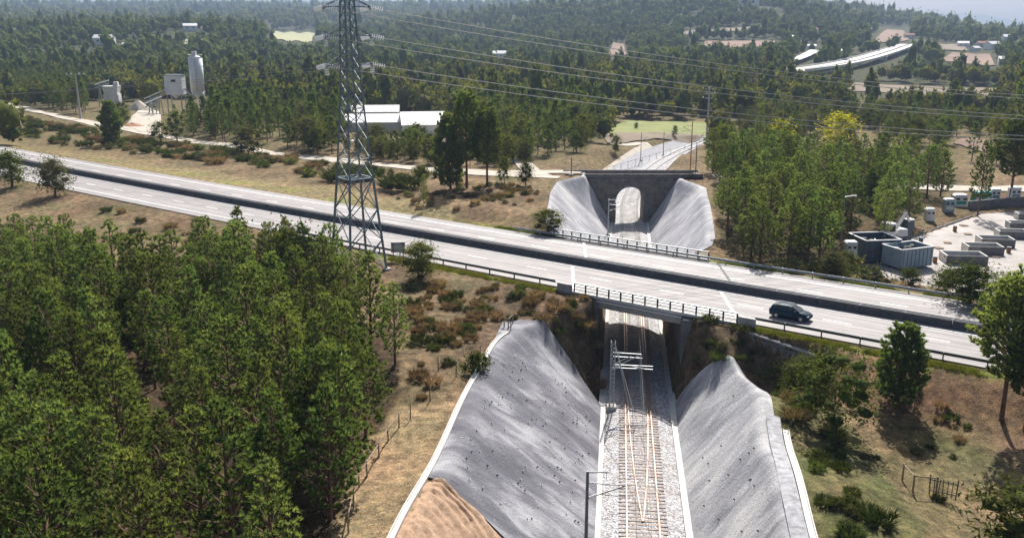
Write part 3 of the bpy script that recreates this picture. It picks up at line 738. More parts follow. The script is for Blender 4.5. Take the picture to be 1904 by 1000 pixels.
for nm, mt_, *cs in (('field', 'crop_green', (1120, 250), (1330, 252), (1310, 228), (1160, 226)), ('field', 'crop_dry', (1130, 268), (1300, 262), (1320, 250), (1120, 250)),
    ('field', 'crop_dry', (1560, 168), (1850, 190), (1870, 166), (1590, 155)), ('field', 'soil_red', (1770, 268), (1830, 285), (1850, 262), (1790, 258)),
    ('field', 'soil_red', (1750, 114), (1850, 124), (1840, 102), (1770, 99)), ('field', 'crop_dry', (1690, 92), (1800, 96), (1790, 84), (1700, 84)),
    ('field', 'soil_red', (1130, 106), (1165, 104), (1160, 84), (1140, 80)), ('field', 'soil_red', (1310, 92), (1470, 88), (1440, 78), (1310, 78)),
    ('field', 'pale_field', (500, 74), (580, 80), (585, 62), (505, 60)), ('field', 'pale_field', (342, 84), (390, 82), (388, 75), (345, 76)),
    ('field', 'crop_dry', (1240, 70), (1420, 56), (1420, 50), (1280, 58)), ('field', 'soil_red', (1620, 84), (1690, 76), (1680, 58), (1650, 56))):
    quad_sheet(nm, pts_at(*cs), M[mt_], 1.0 if nm and cs[0][1] < 140 else .35, 26, 12)

# ------------------------------------------------------------------ stone arch bridge
AY0, AY1, AZ = 192.5, 197.6, 9.55
ab = thing('arch_bridge', 'dark stone arch bridge with a single arch over the railway, carrying a sandy track', 'bridge', (25.3, 195, 0))
acx = float(railx(AY0)); ARX, ASP, ARZ = 2.95, 4.6, 2.9     # half width, springing height, rise
def arch_face(y, x0, x1, z0, z1):
    pts = [(acx - ARX, z0)] + [(acx - ARX * math.cos(t), ASP + ARZ * math.sin(t)) for t in np.linspace(0, math.pi, 17)] + [(acx + ARX, z0)]
    return pts
mbb = MB(); pts = arch_face(0, 0, 0, -.5, AZ)
x0, x1 = acx - 11, acx + 12
outer = [(x0, -.5)] + [(x0 + (x1 - x0) * t, AZ) for t in np.linspace(0, 1, 17)] + [(x1, -.5)]
def face_rows(y): return [(x, y, z) for x, z in pts], [(x, y, z) for x, z in outer]
pf, of = face_rows(AY0); pb, ob = face_rows(AY1)
mbb.strip([of, pf, pb, ob]); mbb.add(of + ob, []); n = len(of)
mbb.strip([ob, of])
part('arch_wall', mbb, M['stone_dark'], ab)
for k in range(17):                                          # ring stones
    t0, t1 = math.pi * k / 17 + .01, math.pi * (k + 1) / 17 - .01; v_ = []
    for yv in (AY0 - .07, AY0 + .4):
        for t, e in ((t0, 0.01), (t1, .01), (t1, .62), (t0, .62)): v_.append((acx - (ARX + e) * math.cos(t), yv, ASP + (ARZ + e) * math.sin(t)))
    m_ = MB(); m_.hexa(v_); part('arch_stone', m_, M['stone'], ab)
def course_stones(parent, x0, x1, y, z0, z1, inside, cw=1.3, ch=.62):
    zz = z0; row = 0
    while zz + ch <= z1 + .01:
        xx = x0 - (row % 2) * cw / 2
        while xx < x1:
            c_ = ((xx + cw / 2), zz + ch / 2)
            if xx >= x0 and inside(*c_):
                m_ = MB(); m_.box((c_[0], y - rnd.uniform(.0, .05), c_[1]), (cw - .06, .16, ch - .05)); part('stone', m_, M['stone_dark'], parent)
            xx += cw
        zz += ch; row += 1
def in_arch(x, z):
    if x < x0 or x > x1: return False
    dx = abs(x - acx)
    return dx > ARX + 1.1 if z < ASP else (dx / (ARX + 1.25)) ** 2 + ((z - ASP) / (ARZ + .9)) ** 2 > 1
course_stones(ab, x0, x1, AY0, 0, AZ - .25, in_arch)
for yv in (AY0 - .12, AY1 + .12):
    m_ = MB(); m_.box(((acx + .6), yv + (.1 if yv > AY1 else 0), AZ + .1), (29.5, .55, .26)); part('coping', m_, M['concrete_dark'], ab)
    m_ = MB(); m_.box(((acx + .6), yv + (.1 if yv > AY1 else 0), AZ + .52), (29.3, .36, .56)); part('parapet', m_, M['stone_dark'] if yv < AY1 else M['stone'], ab)
m_ = MB(); m_.box((acx + .6, (AY0 + AY1) / 2, AZ + .02), (30, AY1 - AY0 - .45, .14)); part('track_surface', m_, M['track_sand'], ab)

# ------------------------------------------------------------------ masonry wing wall right of the bridge
a0 = hX(25.4, -13.3); a1 = hX(31.4, -13.9); ang = math.atan2(a1[1] - a0[1], a1[0] - a0[0]); Lw = math.hypot(a1[0] - a0[0], a1[1] - a0[1])
rw = thing('retaining_wall', 'grey granite block retaining wall stepping down beside the right end of the motorway bridge', 'wall', (a0[0], a0[1], 0), ang)
core = MB(); core.hexa([(0, 0, 3.2), (Lw, 0, 3.2), (Lw, .8, 3.2), (0, .8, 3.2), (0, 0, 8.7), (Lw, 0, 7.8), (Lw, .8, 7.8), (0, .8, 8.7)]); part('core', core, M['stone_dark'], rw, world=False)
row = 0; z = 4.0
while z < 8.7:
    x = -.25 * (row % 2)
    while x < Lw:
        w = rnd.uniform(.5, .8); zt = 8.7 - .9 * (x + w / 2) / Lw
        if z + .36 < zt and x > -.1 and x + w < Lw + .2:
            m_ = MB(); m_.box((x + w / 2, -.07 - rnd.uniform(0, .06), z + .18), (w - .05, .22, .33), rnd.uniform(-.03, .03)); part('stone', m_, M['stone'], rw, world=False)
        x += w
    z += .38; row += 1
m_ = MB(); m_.hexa([(-.1, -.2, 8.68), (Lw + .1, -.2, 7.78), (Lw + .1, .9, 7.78), (-.1, .9, 8.68), (-.1, -.2, 8.86), (Lw + .1, -.2, 7.96), (Lw + .1, .9, 7.96), (-.1, .9, 8.86)]); part('coping', m_, M['concrete'], rw, world=False)
# concrete run-off chute behind it
ch0 = at(1500, 650); ch1 = at(1478, 700)
m_ = MB(); m_.bar((ch0[0], ch0[1], ch0[2] + .15), (ch1[0], ch1[1], ch1[2] + .1), .5, .3); tag(struct('drain_chute', m_, M['concrete_dark']), 'narrow concrete run-off chute beside the granite wing wall', 'drain'); 
del bpy.data.objects['drain_chute']['kind']

# ------------------------------------------------------------------ lattice pylon
PX, PY = -21.0, 121.2; PZ = hz(PX, PY)
py = thing('transmission_pylon', 'tall steel lattice power pylon standing between the wood and the motorway', 'power pylon', (PX, PY, PZ), R(38))
def hw(z):   # half width of the square body
    return float(np.interp(z, [0, 12.6, 24, 36.5], [2.75, 1.75, 1.02, .62]))
levels = [0, 4.2, 8.4, 12.6, 15.2, 17.6, 19.8, 21.8, 23.6, 25.2, 26.8, 28.4, 30.0, 31.6, 33.2, 34.8, 36.5]
cor = [(-1,-1),(1,-1),(1,1),(-1,1)]
for cx_, cy_ in cor:
    m_ = MB()
    for z0, z1 in zip(levels[:-1], levels[1:]):
        m_.bar((cx_*hw(z0), cy_*hw(z0), z0), (cx_*hw(z1), cy_*hw(z1), z1), .24 if z0 < 12 else .17)
    part('leg', m_, M['pylon'], py, world=False)
    m_ = MB(); m_.box((cx_*2.78, cy_*2.78, -.1), (.9, .9, .7)); part('footing', m_, M['concrete'], py, world=False)
for f in range(4):
    (ax, ay), (bx, by) = cor[f], cor[(f+1) % 4]; m_ = MB()
    for i, (z0, z1) in enumerate(zip(levels[:-1], levels[1:])):
        a, c_ = hw(z0), hw(z1); wd = .11 if z0 < 12 else .085
        m_.bar((ax*a, ay*a, z0), (bx*c_, by*c_, z1), wd); m_.bar((bx*a, by*a, z0), (ax*c_, ay*c_, z1), wd)
        if i in (2, 3, 6, 9, 12, 14) : m_.bar((ax*c_, ay*c_, z1), (bx*c_, by*c_, z1), wd)
    part('bracing', m_, M['pylon'], py, world=False)
m_ = MB(); a = hw(12.6)
for f in range(4):
    (ax, ay), (bx, by) = cor[f], cor[(f+1) % 4]; m_.bar((ax*a, ay*a, 12.6), (bx*a, by*a, 12.6), .2)
m_.bar((-a, -a, 12.6), (a, a, 12.6), .14); m_.bar((a, -a, 12.6), (-a, a, 12.6), .14); part('waist_frame', m_, M['pylon'], py, world=False)
m_ = MB(); m_.tube((0, 0, 36.4), (0, 0, 39.5), .5, .05, 4); part('peak', m_, M['pylon'], py, world=False)
ARMZ = (27.4, 31.0, 34.6); ends = []
for k, zA in enumerate(ARMZ):
    for s in (-1, 1):
        Ln = 3.0; m_ = MB(); w = hw(zA); ex = s * (Ln + .3)
        for t in (-1, 1):
            m_.bar((s*w, t*w, zA), (ex, 0, zA - .05), .12); m_.bar((s*w, t*w, zA + 1.1), (ex, 0, zA), .09)
        for j in (.33, .66):
            m_.bar((s*w + (ex - s*w)*j, w*(1-j), zA), (s*w + (ex - s*w)*j, -w*(1-j), zA), .07)
        part('cross_arm', m_, M['pylon'], py, world=False)
        ends.append((ex, 0, zA - .05, s))
def insulator_string(parent, p0, p1, n=6, r=.34):
    m_ = MB(); a = Vector(p0); b_ = Vector(p1); m_.tube(a, b_, .03, n=5)
    for k in range(n):
        c_ = a.lerp(b_, (k + .5) / n); d = (b_ - a).normalized() * .035; m_.tube(c_ - d, c_ + d, r, r * .75, 8)
    return part('insulator', m_, M['insul'], parent, world=False)
rotp = Matrix.Rotation(R(38), 4, 'Z'); wdir = Vector((.972, .236, 0)); wl_ = Vector((-.85, .52, 0))
anchors = []
inv = rotp.inverted()
for ex, ey, ez, s in ends:
    base = Vector((ex, ey, ez)); r_ = (inv @ wdir) ; l_ = (inv @ wl_)
    e1 = base + r_ * 1.7 + Vector((0, 0, -.35)); e2 = base + l_ * 1.7 + Vector((0, 0, -.35))
    insulator_string(py, base, e1); insulator_string(py, base, e2); insulator_string(py, base, base + Vector((0, 0, -1.3)), 6)
    w1 = rotp @ e1 + Vector((PX, PY, PZ)); w2 = rotp @ e2 + Vector((PX, PY, PZ)); anchors.append((w1, w2, base))
def wire(name, label, a, b_, sag, r=.03, n=40, group='power line conductors', cat='power line'):
    a = Vector(a); b_ = Vector(b_); m_ = MB(); rows = []
    d = (b_ - a); d.z = 0; d.normalize(); u = Vector((-d.y, d.x, 0))
    for k in range(n + 1):
        t = k / n; c_ = a.lerp(b_, t); c_.z -= 4 * sag * t * (1 - t)
        rows.append([c_ + u * (r * math.cos(q_)) + Vector((0, 0, r * math.sin(q_))) for q_ in (0, 1.57, 3.14, 4.71)])
    m_.strip(rows, True); o = link(name, mesh_of(name, [tuple(v_) for v_ in m_.v], m_.f, M['wire'])); return tag(o, label, cat, group)
nm_ = ['lowest', 'middle', 'top']
for i, (w1, w2, b_) in enumerate(anchors):
    lv = nm_[i // 2]; side = 'nearer' if (rotp @ b_).y < 0 else 'farther'
    wire('conductor_wire', f'{side} of the two {lv} power wires running right from the lattice pylon', w1, w1 + wdir * 310 + Vector((0, 0, -4 - 1.3 * (i // 2))), 12.0, .05)
    if i < 2: wire('conductor_wire', f'{side} of the two {lv} power wires running left from the lattice pylon', w2, w2 + wl_ * 300 + Vector((0, 0, -10)), 5, .022)

# ------------------------------------------------------------------ concrete distribution poles
def pole(label, x, y, top, arms, r0=.28):
    z = hz(x, y); t = thing('utility_pole', label, 'utility pole', (x, y, z)); h = top - z
    m_ = MB(); m_.tube((0, 0, -.5), (0, 0, h), r0, r0 * .55, 8); part('pole_shaft', m_, M['concrete'], t, world=False)
    for dz, L, offs in arms:
        m_ = MB(); m_.bar((-L, 0, h - dz), (L, 0, h - dz), .16); part('cross_arm', m_, M['steel'], t, world=False)
        for o in offs:
            m_ = MB(); m_.tube((o, 0, h - dz + .08), (o, 0, h - dz + .25), .05, n=6); m_.tube((o, 0, h - dz + .25), (o, 0, h - dz + .7), .24, .16, 8); part('insulator', m_, M['insul'], t, world=False)
    return t
x, y, _ = at(1314, 262); _, zt = at_y(1318, 163, y); pole('tall pale concrete pole with three short crossarms near the curving railway', x, y, zt, ((.5, 1.6, (-2.2, -.2)), (2.2, 2.2, (-1, 1.9)), (3.8, 1.5, (-2.1,))), .5)
x, y, _ = at(150, 222); _, zt = at_y(147, 138, y); pole('concrete pole with one long crossarm beside the service road on the far left', x, y, zt, ((.3, 3.4, (-3.2, -1.6, 1.4, 3.2)),), .42)

# ------------------------------------------------------------------ railway electrification masts
def mast(label, x, y, z0, h, side, reach=3.0, lattice=False, r=.16, mt='steel', top_arm=True):
    t = thing('catenary_mast', label, 'railway mast', (x, y, z0), 0, 'electrification masts along the railway')
    m_ = MB()
    if lattice:
        for a, c_ in ((-.16, -.16), (.16, -.16), (.16, .16), (-.16, .16)): m_.bar((a, c_, 0), (a, c_, h), .05)
        for k in range(int(h / .5)):
            z = k * .5; m_.bar((-.16, -.16, z), (.16, -.16, z + .5), .035); m_.bar((.16, .16, z), (-.16, .16, z + .5), .035); m_.bar((-.16, .16, z), (-.16, -.16, z + .5), .035)
    else: m_.tube((0, 0, 0), (0, 0, h), r, r * .75, 8)
    part('pole_shaft', m_, M[mt], t, world=False)
    m_ = MB(); m_.box((0, 0, .15), (.8, .8, .7)); part('footing', m_, M['concrete'], t, world=False)
    s = side
    if top_arm:
        m_ = MB(); m_.bar((0, 0, h - .1), (s * reach * .55, 0, h - .1), .09); part('feeder_arm', m_, M[mt], t, world=False)
        insulator_string(t, (s * reach * .5, 0, h - .15), (s * reach * .5, 0, h - .8), 5, .1)
    c = part('cantilever', (lambda m_: (m_.tube((0, 0, h - 1.0), (s * reach, 0, h - 1.3), .04, n=6), m_.tube((0, 0, h - 2.4), (s * reach, 0, h - 1.3), .04, n=6), m_.tube((s * reach * .35, 0, h - 2.0), (s * reach * 1.15, 0, h - 2.35), .03, n=6)) and m_)(MB()), M[mt], t, world=False)
    insulator_string(c, (s * .15, 0, h - 1.02), (s * .75, 0, h - 1.1), 5, .1); insulator_string(c, (s * .15, 0, h - 2.32), (s * .75, 0, h - 2.05), 5, .1)
    return t
mast('slim grey catenary mast at the foot of the left slope nearest the camera', float(railx(65.5)) - 4.7, 65.5, -.2, 7.2, 1, 3.0, mt='steel_dark')
mast('pale catenary mast in front of the stone arch, left of the track', float(railx(179)) - 4.4, 179, -.2, 7.6, 1, 2.6)
for k, (px, p2, lab) in enumerate(((1062, 300, 'leftmost thin mast beyond the arch bridge, beside the service path'), (1191, 247, 'second thin mast beyond the arch bridge, on the stone bank'), (1233, 245, 'third thin mast beyond the arch bridge, at the top of the stone bank'), (1283, 225, 'brown mast right of the track beyond the arch bridge'), (1293, 265, 'rightmost thin mast beyond the arch bridge beside the trees'))):
    by = (328, 300, 290, 322, 326)[k]; x, y, z = at(px, by); _, zt = at_y(px, p2, y); mast(lab, x, y, z, max(4, zt - z), 1 if px < 1250 else -1, 2.0, r=.12, mt='steel_dark' if k != 3 else 'rust', top_arm=False)
# tension portal in front of the motorway bridge
gx, gy = float(railx(93.5)) - 2.9, 93.5
gt = thing('tension_mast', 'lattice tension mast with double arms over the track in front of the motorway bridge', 'railway mast', (gx, gy, 0))
m_ = MB(); hM = 7.9
for a, c_ in ((-.22, -.22), (.22, -.22), (.22, .22), (-.22, .22)): m_.bar((a, c_, 0), (a, c_, hM), .06)
for k in range(16):
    z = k * .49
    for q_ in range(4):
        p0 = [(-.22, -.22), (.22, -.22), (.22, .22), (-.22, .22)][q_]; p1 = [(-.22, -.22), (.22, -.22), (.22, .22), (-.22, .22)][(q_ + 1) % 4]; m_.bar((*p0, z), (*p1, z + .49), .045)
part('lattice_column', m_, M['steel'], gt, world=False)
m_ = MB(); m_.box((0, 0, .1), (1, 1, .7)); part('footing', m_, M['concrete'], gt, world=False)
for z, L in ((6.6, 3.1), (6.15, 3.2), (5.2, 4.4), (4.85, 4.4)):
    m_ = MB(); m_.tube((0, 0, z), (L, .1, z - .25), .055, n=6); part('arm', m_, M['steel'], gt, world=False)
for (a, c_) in (((0, 0, 4.8), (3.1, 0, 6.4)), ((0, 0, 5.2), (2.0, 0, 6.2)), ((3.1, .1, 6.35), (3.1, .1, 4.9)), ((2.0, .1, 5.0), (4.3, .1, 4.5))):
    m_ = MB(); m_.tube(a, c_, .045, n=6); part('brace', m_, M['steel'], gt, world=False)
for a, c_ in (((.2, 0, 6.6), (.9, 0, 6.55)), ((.2, 0, 5.15), (.9, 0, 5.1)), ((.25, 0, 4.8), (.8, 0, 5.05))): insulator_string(gt, a, c_, 5, .13)
m_ = MB(); m_.tube((-.1, 0, 4.8), (-.75, -3.4, .2), .05, n=6); part('stay', m_, M['steel'], gt, world=False)
m_ = MB(); m_.tube((.2, 0, 7.6), (1.9, -.6, .3), .05, n=6); part('stay', m_, M['steel'], gt, world=False)
X0 = lambda q, y: float(railx(y)) + q
wire('overhead_wire', 'contact wire hanging over the middle of the railway track', (X0(0, 44), 44, 5.4), (X0(0, 190), 190, 5.4), .15, .02, 60, 'overhead wires of the railway', 'overhead wire')
wire('overhead_wire', 'slack feeder wire slanting across the ballast beside the near track', (gx + .2, gy, 7.6), (X0(2.6, 60), 60, 1.6), .4, .025, 30, 'overhead wires of the railway', 'overhead wire')
wire('overhead_wire', 'messenger wire above the contact wire over the railway track', (X0(0.1, 44), 44, 6.9), (X0(.1, 110), 110, 6.6), .5, .02, 60, 'overhead wires of the railway', 'overhead wire')

# ------------------------------------------------------------------ road sign seen from behind
s0 = on_plane(741, 486, 8.6); 
sg = thing('road_sign', 'blank grey back of a road sign on two posts beside the round verge bush', 'road sign', (s0[0], s0[1], 8.3), R(8))
m_ = MB(); m_.box((0, 0, 2.35), (2.0, .07, 1.5)); part('panel', m_, M['dirtywhite'], sg, world=False)
for x_ in (-.7, .7):
    m_ = MB(); m_.box((x_, -.1, 1.5), (.12, .12, 3.2)); part('post', m_, M['steel_dark'], sg, world=False)
for z_ in (1.9, 2.8):
    m_ = MB(); m_.box((0, -.06, z_), (1.9, .05, .08)); part('rail', m_, M['steel_dark'], sg, world=False)

# ------------------------------------------------------------------ dark car
M['carpaint'], _nt, _b = newmat('dark_teal_car_paint'); _b.inputs['Base Color'].default_value = (.006, .032, .055, 1); _b.inputs['Metallic'].default_value = 0; _b.inputs['Roughness'].default_value = .3; _b.inputs['Specular IOR Level'].default_value = .12; _b.inputs['Coat Weight'].default_value = .12; _b.inputs['Coat Roughness'].default_value = .08
M['alloy'] = simple('wheel_alloy', (.45, .45, .46), .4, .1, 4, .7)
M['lamp'] = simple('headlamp_lens', (.7, .72, .75), .15, .05, 4, bmp=0); M['tail'] = simple('tail_lamp', (.3, .02, .02), .3, .05, 4, bmp=0)
cx_, cy_ = on_plane(1470, 591, 9.0); sl_ = -.7216 + .0005 * cx_
car = thing('car', 'dark blue-green estate car driving right on the near carriageway', 'car', (cx_, cy_, 9.0), math.atan(sl_)); 
def loft(secs):
    m_ = MB(); m_.strip(secs, True); n = len(secs[0]); o = len(m_.v); m_.f.append(tuple(range(n - 1, -1, -1))); m_.f.append(tuple(range(o - n, o))); return m_
def sec(x, zb, zt, w, wt):   # rounded section
    zm = zb + (zt - zb) * .55
    return [(x, -w*.92, zb), (x, -w, zb + .14), (x, -w, zm), (x, -wt, zt - .05), (x, -wt*.88, zt), (x, wt*.88, zt), (x, wt, zt - .05), (x, w, zm), (x, w, zb + .14), (x, w*.92, zb)]
part('body', loft([sec(-2.28, .42, .92, .74, .70), sec(-2.2, .28, 1.02, .86, .80), sec(-1.6, .24, 1.06, .92, .86), sec(-.4, .22, 1.04, .93, .87), sec(.85, .22, 1.02, .93, .86), sec(1.1, .24, 1.0, .92, .82), sec(1.75, .26, .90, .90, .76), sec(2.12, .28, .78, .84, .70), sec(2.26, .36, .66, .72, .62)]), M['carpaint'], car, True, False)
def csec(x, z0, z1, w0, w1): return [(x, -w0, z0), (x, -w1, z1 - .04), (x, -w1*.85, z1), (x, w1*.85, z1), (x, w1, z1 - .04), (x, w0, z0)]
cab = part('cabin', loft([csec(-2.1, .98, 1.12, .78, .70), csec(-1.85, .98, 1.44, .82, .66), csec(-1.2, .98, 1.55, .84, .68), csec(-.2, .98, 1.56, .84, .68), csec(.25, .98, 1.5, .84, .66), csec(1.15, .95, 1.02, .80, .70)]), M['carpaint'], car, False, False)
m_ = MB(); m_.hexa([(.33, -.62, 1.47), (1.12, -.72, 1.035), (1.12, .72, 1.035), (.33, .62, 1.47), (.35, -.62, 1.49), (1.14, -.72, 1.055), (1.14, .72, 1.055), (.35, .62, 1.49)]); part('windscreen', m_, M['glass'], car, world=False)
m_ = MB(); m_.hexa([(-1.9, -.6, 1.40), (-2.12, -.66, 1.10), (-2.12, .66, 1.10), (-1.9, .6, 1.40), (-1.93, -.6, 1.42), (-2.15, -.66, 1.12), (-2.15, .66, 1.12), (-1.93, .6, 1.42)]); part('rear_window', m_, M['glass'], car, world=False)
for s in (-1, 1):
    for xa, xb in ((-1.85, -1.15), (-1.05, -.3), (-.2, .55)):
        m_ = MB(); zt = 1.46; m_.hexa([(xa, s*.845, 1.05), (xb, s*.845, 1.05), (xb, s*.855, 1.05), (xa, s*.855, 1.05), (xa + .1, s*.71, zt), (xb - (.25 if xb > .5 else 0), s*.71, zt), (xb - (.25 if xb > .5 else 0), s*.72, zt), (xa + .1, s*.72, zt)]); part('side_window', m_, M['glass'], car, world=False)
    m_ = MB(); m_.box((.75, s*1.0, 1.08), (.14, .2, .13)); part('mirror', m_, M['carpaint'], car, world=False)
    m_ = MB(); m_.box((2.1, s*.62, .68), (.22, .3, .12)); part('headlight', m_, M['lamp'], car, world=False)
    m_ = MB(); m_.box((-2.23, s*.68, .86), (.1, .2, .22)); part('tail_light', m_, M['tail'], car, world=False)
    m_ = MB(); m_.bar((-1.7, s*.62, 1.6), (.1, s*.62, 1.6), .04); part('roof_rail', m_, M['steel'], car, world=False)
    for xw in (-1.38, 1.42):
        w_ = link('wheel', None, car, (xw, s*.86, .33)); m_ = MB(); m_.tube((0, -.11, 0), (0, .11, 0), .33, n=18); part('tyre', m_, M['black'], w_, False, False)
        m_ = MB(); m_.tube((0, -.125, 0), (0, .125, 0), .2, n=10); part('rim', m_, M['alloy'], w_, False, False)
m_ = MB(); m_.box((2.27, 0, .5), (.04, .8, .18)); part('grille', m_, M['black'], car, world=False)

# ------------------------------------------------------------------ field fences
def fence(label, posts, rails, name='wooden_fence', mat='timber', hgt=1.25, r=.07):
    P0 = at(*posts[0]); f_ = thing(name, label, 'fence', P0); B = []
    for p in posts:
        x, y, z = at(*p); B.append((x, y, z)); m_ = MB(); lean = (rnd.uniform(-.06, .06), rnd.uniform(-.06, .06))
        m_.tube((x, y, z - .3), (x + lean[0], y + lean[1], z + hgt), r, r * .85, 7); part('post', m_, M[mat], f_)
    for i, j in rails:
        a, c_ = B[i], B[j]; m_ = MB(); m_.tube((a[0], a[1], a[2] + hgt - .1), (c_[0], c_[1], c_[2] + hgt - .14), .06, .05, 7); part('top_rail', m_, M[mat], f_)
    return f_
fence('leaning timber post and rail fence at the edge of the wood above the cutting', [(648, 990), (657, 945), (668, 905), (683, 885), (705, 850), (722, 820), (742, 795)], [(i, i + 1) for i in range(6)], hgt=1.3)
fence('timber fence of two bays running up to a slatted gate in the right field', [(1677, 893), (1697, 915), (1740, 918)], [(0, 1), (1, 2)], hgt=1.5, r=.08)
gp = at(1752, 926)
ga = thing('field_gate', 'small dark slatted gate in the right field beside the timber fence', 'gate', gp, R(-28))
for k in range(7):
    m_ = MB(); x_ = -.95 + k * .31; m_.bar((x_, 0, .1), (x_ + rnd.uniform(-.06, .06), 0, 1.55 + (.25 if k in (0, 6) else 0)), .09 if k in (0, 6) else .06); part('slat' if k not in (0, 6) else 'post', m_, M['timber_dark'], ga, world=False)
for z_ in (.45, 1.35):
    m_ = MB(); m_.bar((-.95, .05, z_), (.95, .05, z_), .06); part('rail', m_, M['timber_dark'], ga, world=False)
fence('lone timber post standing in the right field beside a green bush', [(1838, 930)], [], 'fence_post', 'timber_dark', 1.5)
fence('row of thin timber posts along the brush above the left slope', [(950, 618), (893, 668), (848, 700), (800, 745), (763, 780), (815, 690)], [], 'post_row', 'timber_dark', 1.5, .05)
fence('short timber rail and posts at the top of the white channel above the left slope', [(938, 610), (945, 612), (953, 604)], [(0, 1), (1, 2)], 'timber_barrier', 'timber', 1.3)
fp_pts = [(1128 + k * 13.2, 326 - k * 4.0 - (k > 9) * (k - 9) * .5) for k in range(14)]
fence('wire fence on slim posts between the service path and the stone bank beyond the arch', fp_pts, [(i, i + 1) for i in range(13)], 'wire_fence', 'steel_dark', 2.2, .05)

# ------------------------------------------------------------------ recycling yard
def skip(label, x, y, rz, L, W, Hh, mat, z=None, ribs=6, load=True, frame=False):
    z = hz(x, y) if z is None else z
    s = thing('waste_skip', label, 'skip', (x, y, z), rz); t = .08; zb = .35
    for nm2, c_, d in (('floor_plate', (0, 0, zb), (L, W, .1)), ('side_panel', (0, -W/2, zb + Hh/2), (L, t, Hh)), ('side_panel', (0, W/2, zb + Hh/2), (L, t, Hh)), ('end_panel', (-L/2, 0, zb + Hh/2), (t, W - .1, Hh - .01)), ('end_panel', (L/2, 0, zb + Hh/2), (t, W - .1, Hh - .01))):
        m_ = MB(); m_.box(c_, d); part(nm2, m_, mat, s, world=False)
    for s2 in (-1, 1):
        for k in range(ribs):
            m_ = MB(); m_.box((-L/2 + (k + .5) * L / ribs, s2*(W/2 + .09), zb + Hh/2), (.1, .1, Hh)); part('rib', m_, mat, s, world=False)
        m_ = MB(); m_.box((0, s2*(W/2 + .02), zb + Hh + .07), (L + .2, .24, .13)); part('rim', m_, M['dirtywhite'], s, world=False)
    for s2 in (-1, 1):
        m_ = MB(); m_.box((s2*(L/2 + .02), 0, zb + Hh + .05), (.22, W - .1, .12)); part('rim', m_, M['dirtywhite'], s, world=False)
        m_ = MB(); m_.box((0, s2*.5, .17), (L*.96, .14, .3)); part('skid', m_, M['steel_dark'], s, world=False)
    if load:
        for k in range(16):
            m_ = MB(); m_.box((rnd.uniform(-L/2 + .4, L/2 - .4), rnd.uniform(-W/2 + .3, W/2 - .3), zb + Hh * rnd.uniform(.6, .97)), (rnd.uniform(.3, 1.3), rnd.uniform(.2, .9), rnd.uniform(.1, .5)), rnd.uniform(0, 3), .7)
            part('scrap_piece', m_, M['scrap'] if k % 4 else M['dirtywhite'], s, world=False)
    return s
x, y = on_plane(1632, 488, YZ); skip('large dark blue-grey open skip full of scrap at the left of the yard', x, y + 2.0, R(8), 5.4, 5.2, 3.1, M['skipblue'], YZ)
x, y = on_plane(1693, 500, YZ); skip('pale blue-grey open skip with white rim right beside the dark one', x, y + 1.6, R(22), 5.8, 3.8, 2.7, M['bluegrey'], YZ, 8)
# loader crane and machinery behind the skips
x, y = on_plane(1672, 462, YZ)
mc = thing('grab_loader', 'white and black grab loader machine behind the open skips', 'machine', (x, y + 3, YZ), R(20))
for nm2, c_, d, mt_ in (('chassis', (0, 0, 1.1), (4.2, 2.3, .6), 'steel_dark'), ('cab', (-1.0, 0, 2.4), (1.5, 1.9, 2.0), 'white'), ('engine_cover', (1.1, 0, 1.95), (2.0, 2.1, 1.1), 'dirtywhite'), ('cab_roof', (-1.0, 0, 3.5), (1.7, 2.1, .16), 'dirtywhite')):
    m_ = MB(); m_.box(c_, d, 0, .93); part(nm2, m_, M[mt_], mc, world=False)
m_ = MB(); m_.box((-1.0, -.98, 2.75), (1.1, .05, .9)); part('window', m_, M['glass'], mc, world=False)
m_ = MB(); m_.bar((.3, 0, 2.2), (2.4, .2, 4.9), .32, .4); m_.bar((2.4, .2, 4.9), (3.4, .3, 3.4), .26, .3); part('boom', m_, M['dirtywhite'], mc, world=False)
m_ = MB(); [m_.tube((3.4, .3, 3.4), (3.4 + .5 * math.cos(t), .3 + .5 * math.sin(t), 2.7), .07, .04, 5) for t in np.arange(0, 6.2, 1.26)]; part('grab', m_, M['steel_dark'], mc, world=False)
for a in (-1.4, 0, 1.4):
    for s in (-1, 1): m_ = MB(); m_.tube((a, s*1.0, .5), (a, s*1.35, .5), .5, n=14); part('wheel', m_, M['black'], mc, world=False)
def figure_pump(px, pyy, label):
    x, y = on_plane(px, pyy, YZ); t = thing('sorting_hopper', label, 'machine', (x, y, YZ)); 
    for nm2, c_, d, tp, mt_ in (('stand', (0, 0, .9), (1.0, 1.0, 1.8), .8, 'steel_dark'), ('hopper', (0, 0, 2.5), (1.5, 1.5, 1.4), .75, 'skipblue'), ('lid', (0, 0, 3.28), (1.3, 1.3, .16), 1, 'white')):
        m_ = MB(); m_.box(c_, d, .3, tp); part(nm2, m_, M[mt_], t, world=False)
figure_pump(1686, 444, 'dark upright hopper with white lid behind the white loader')
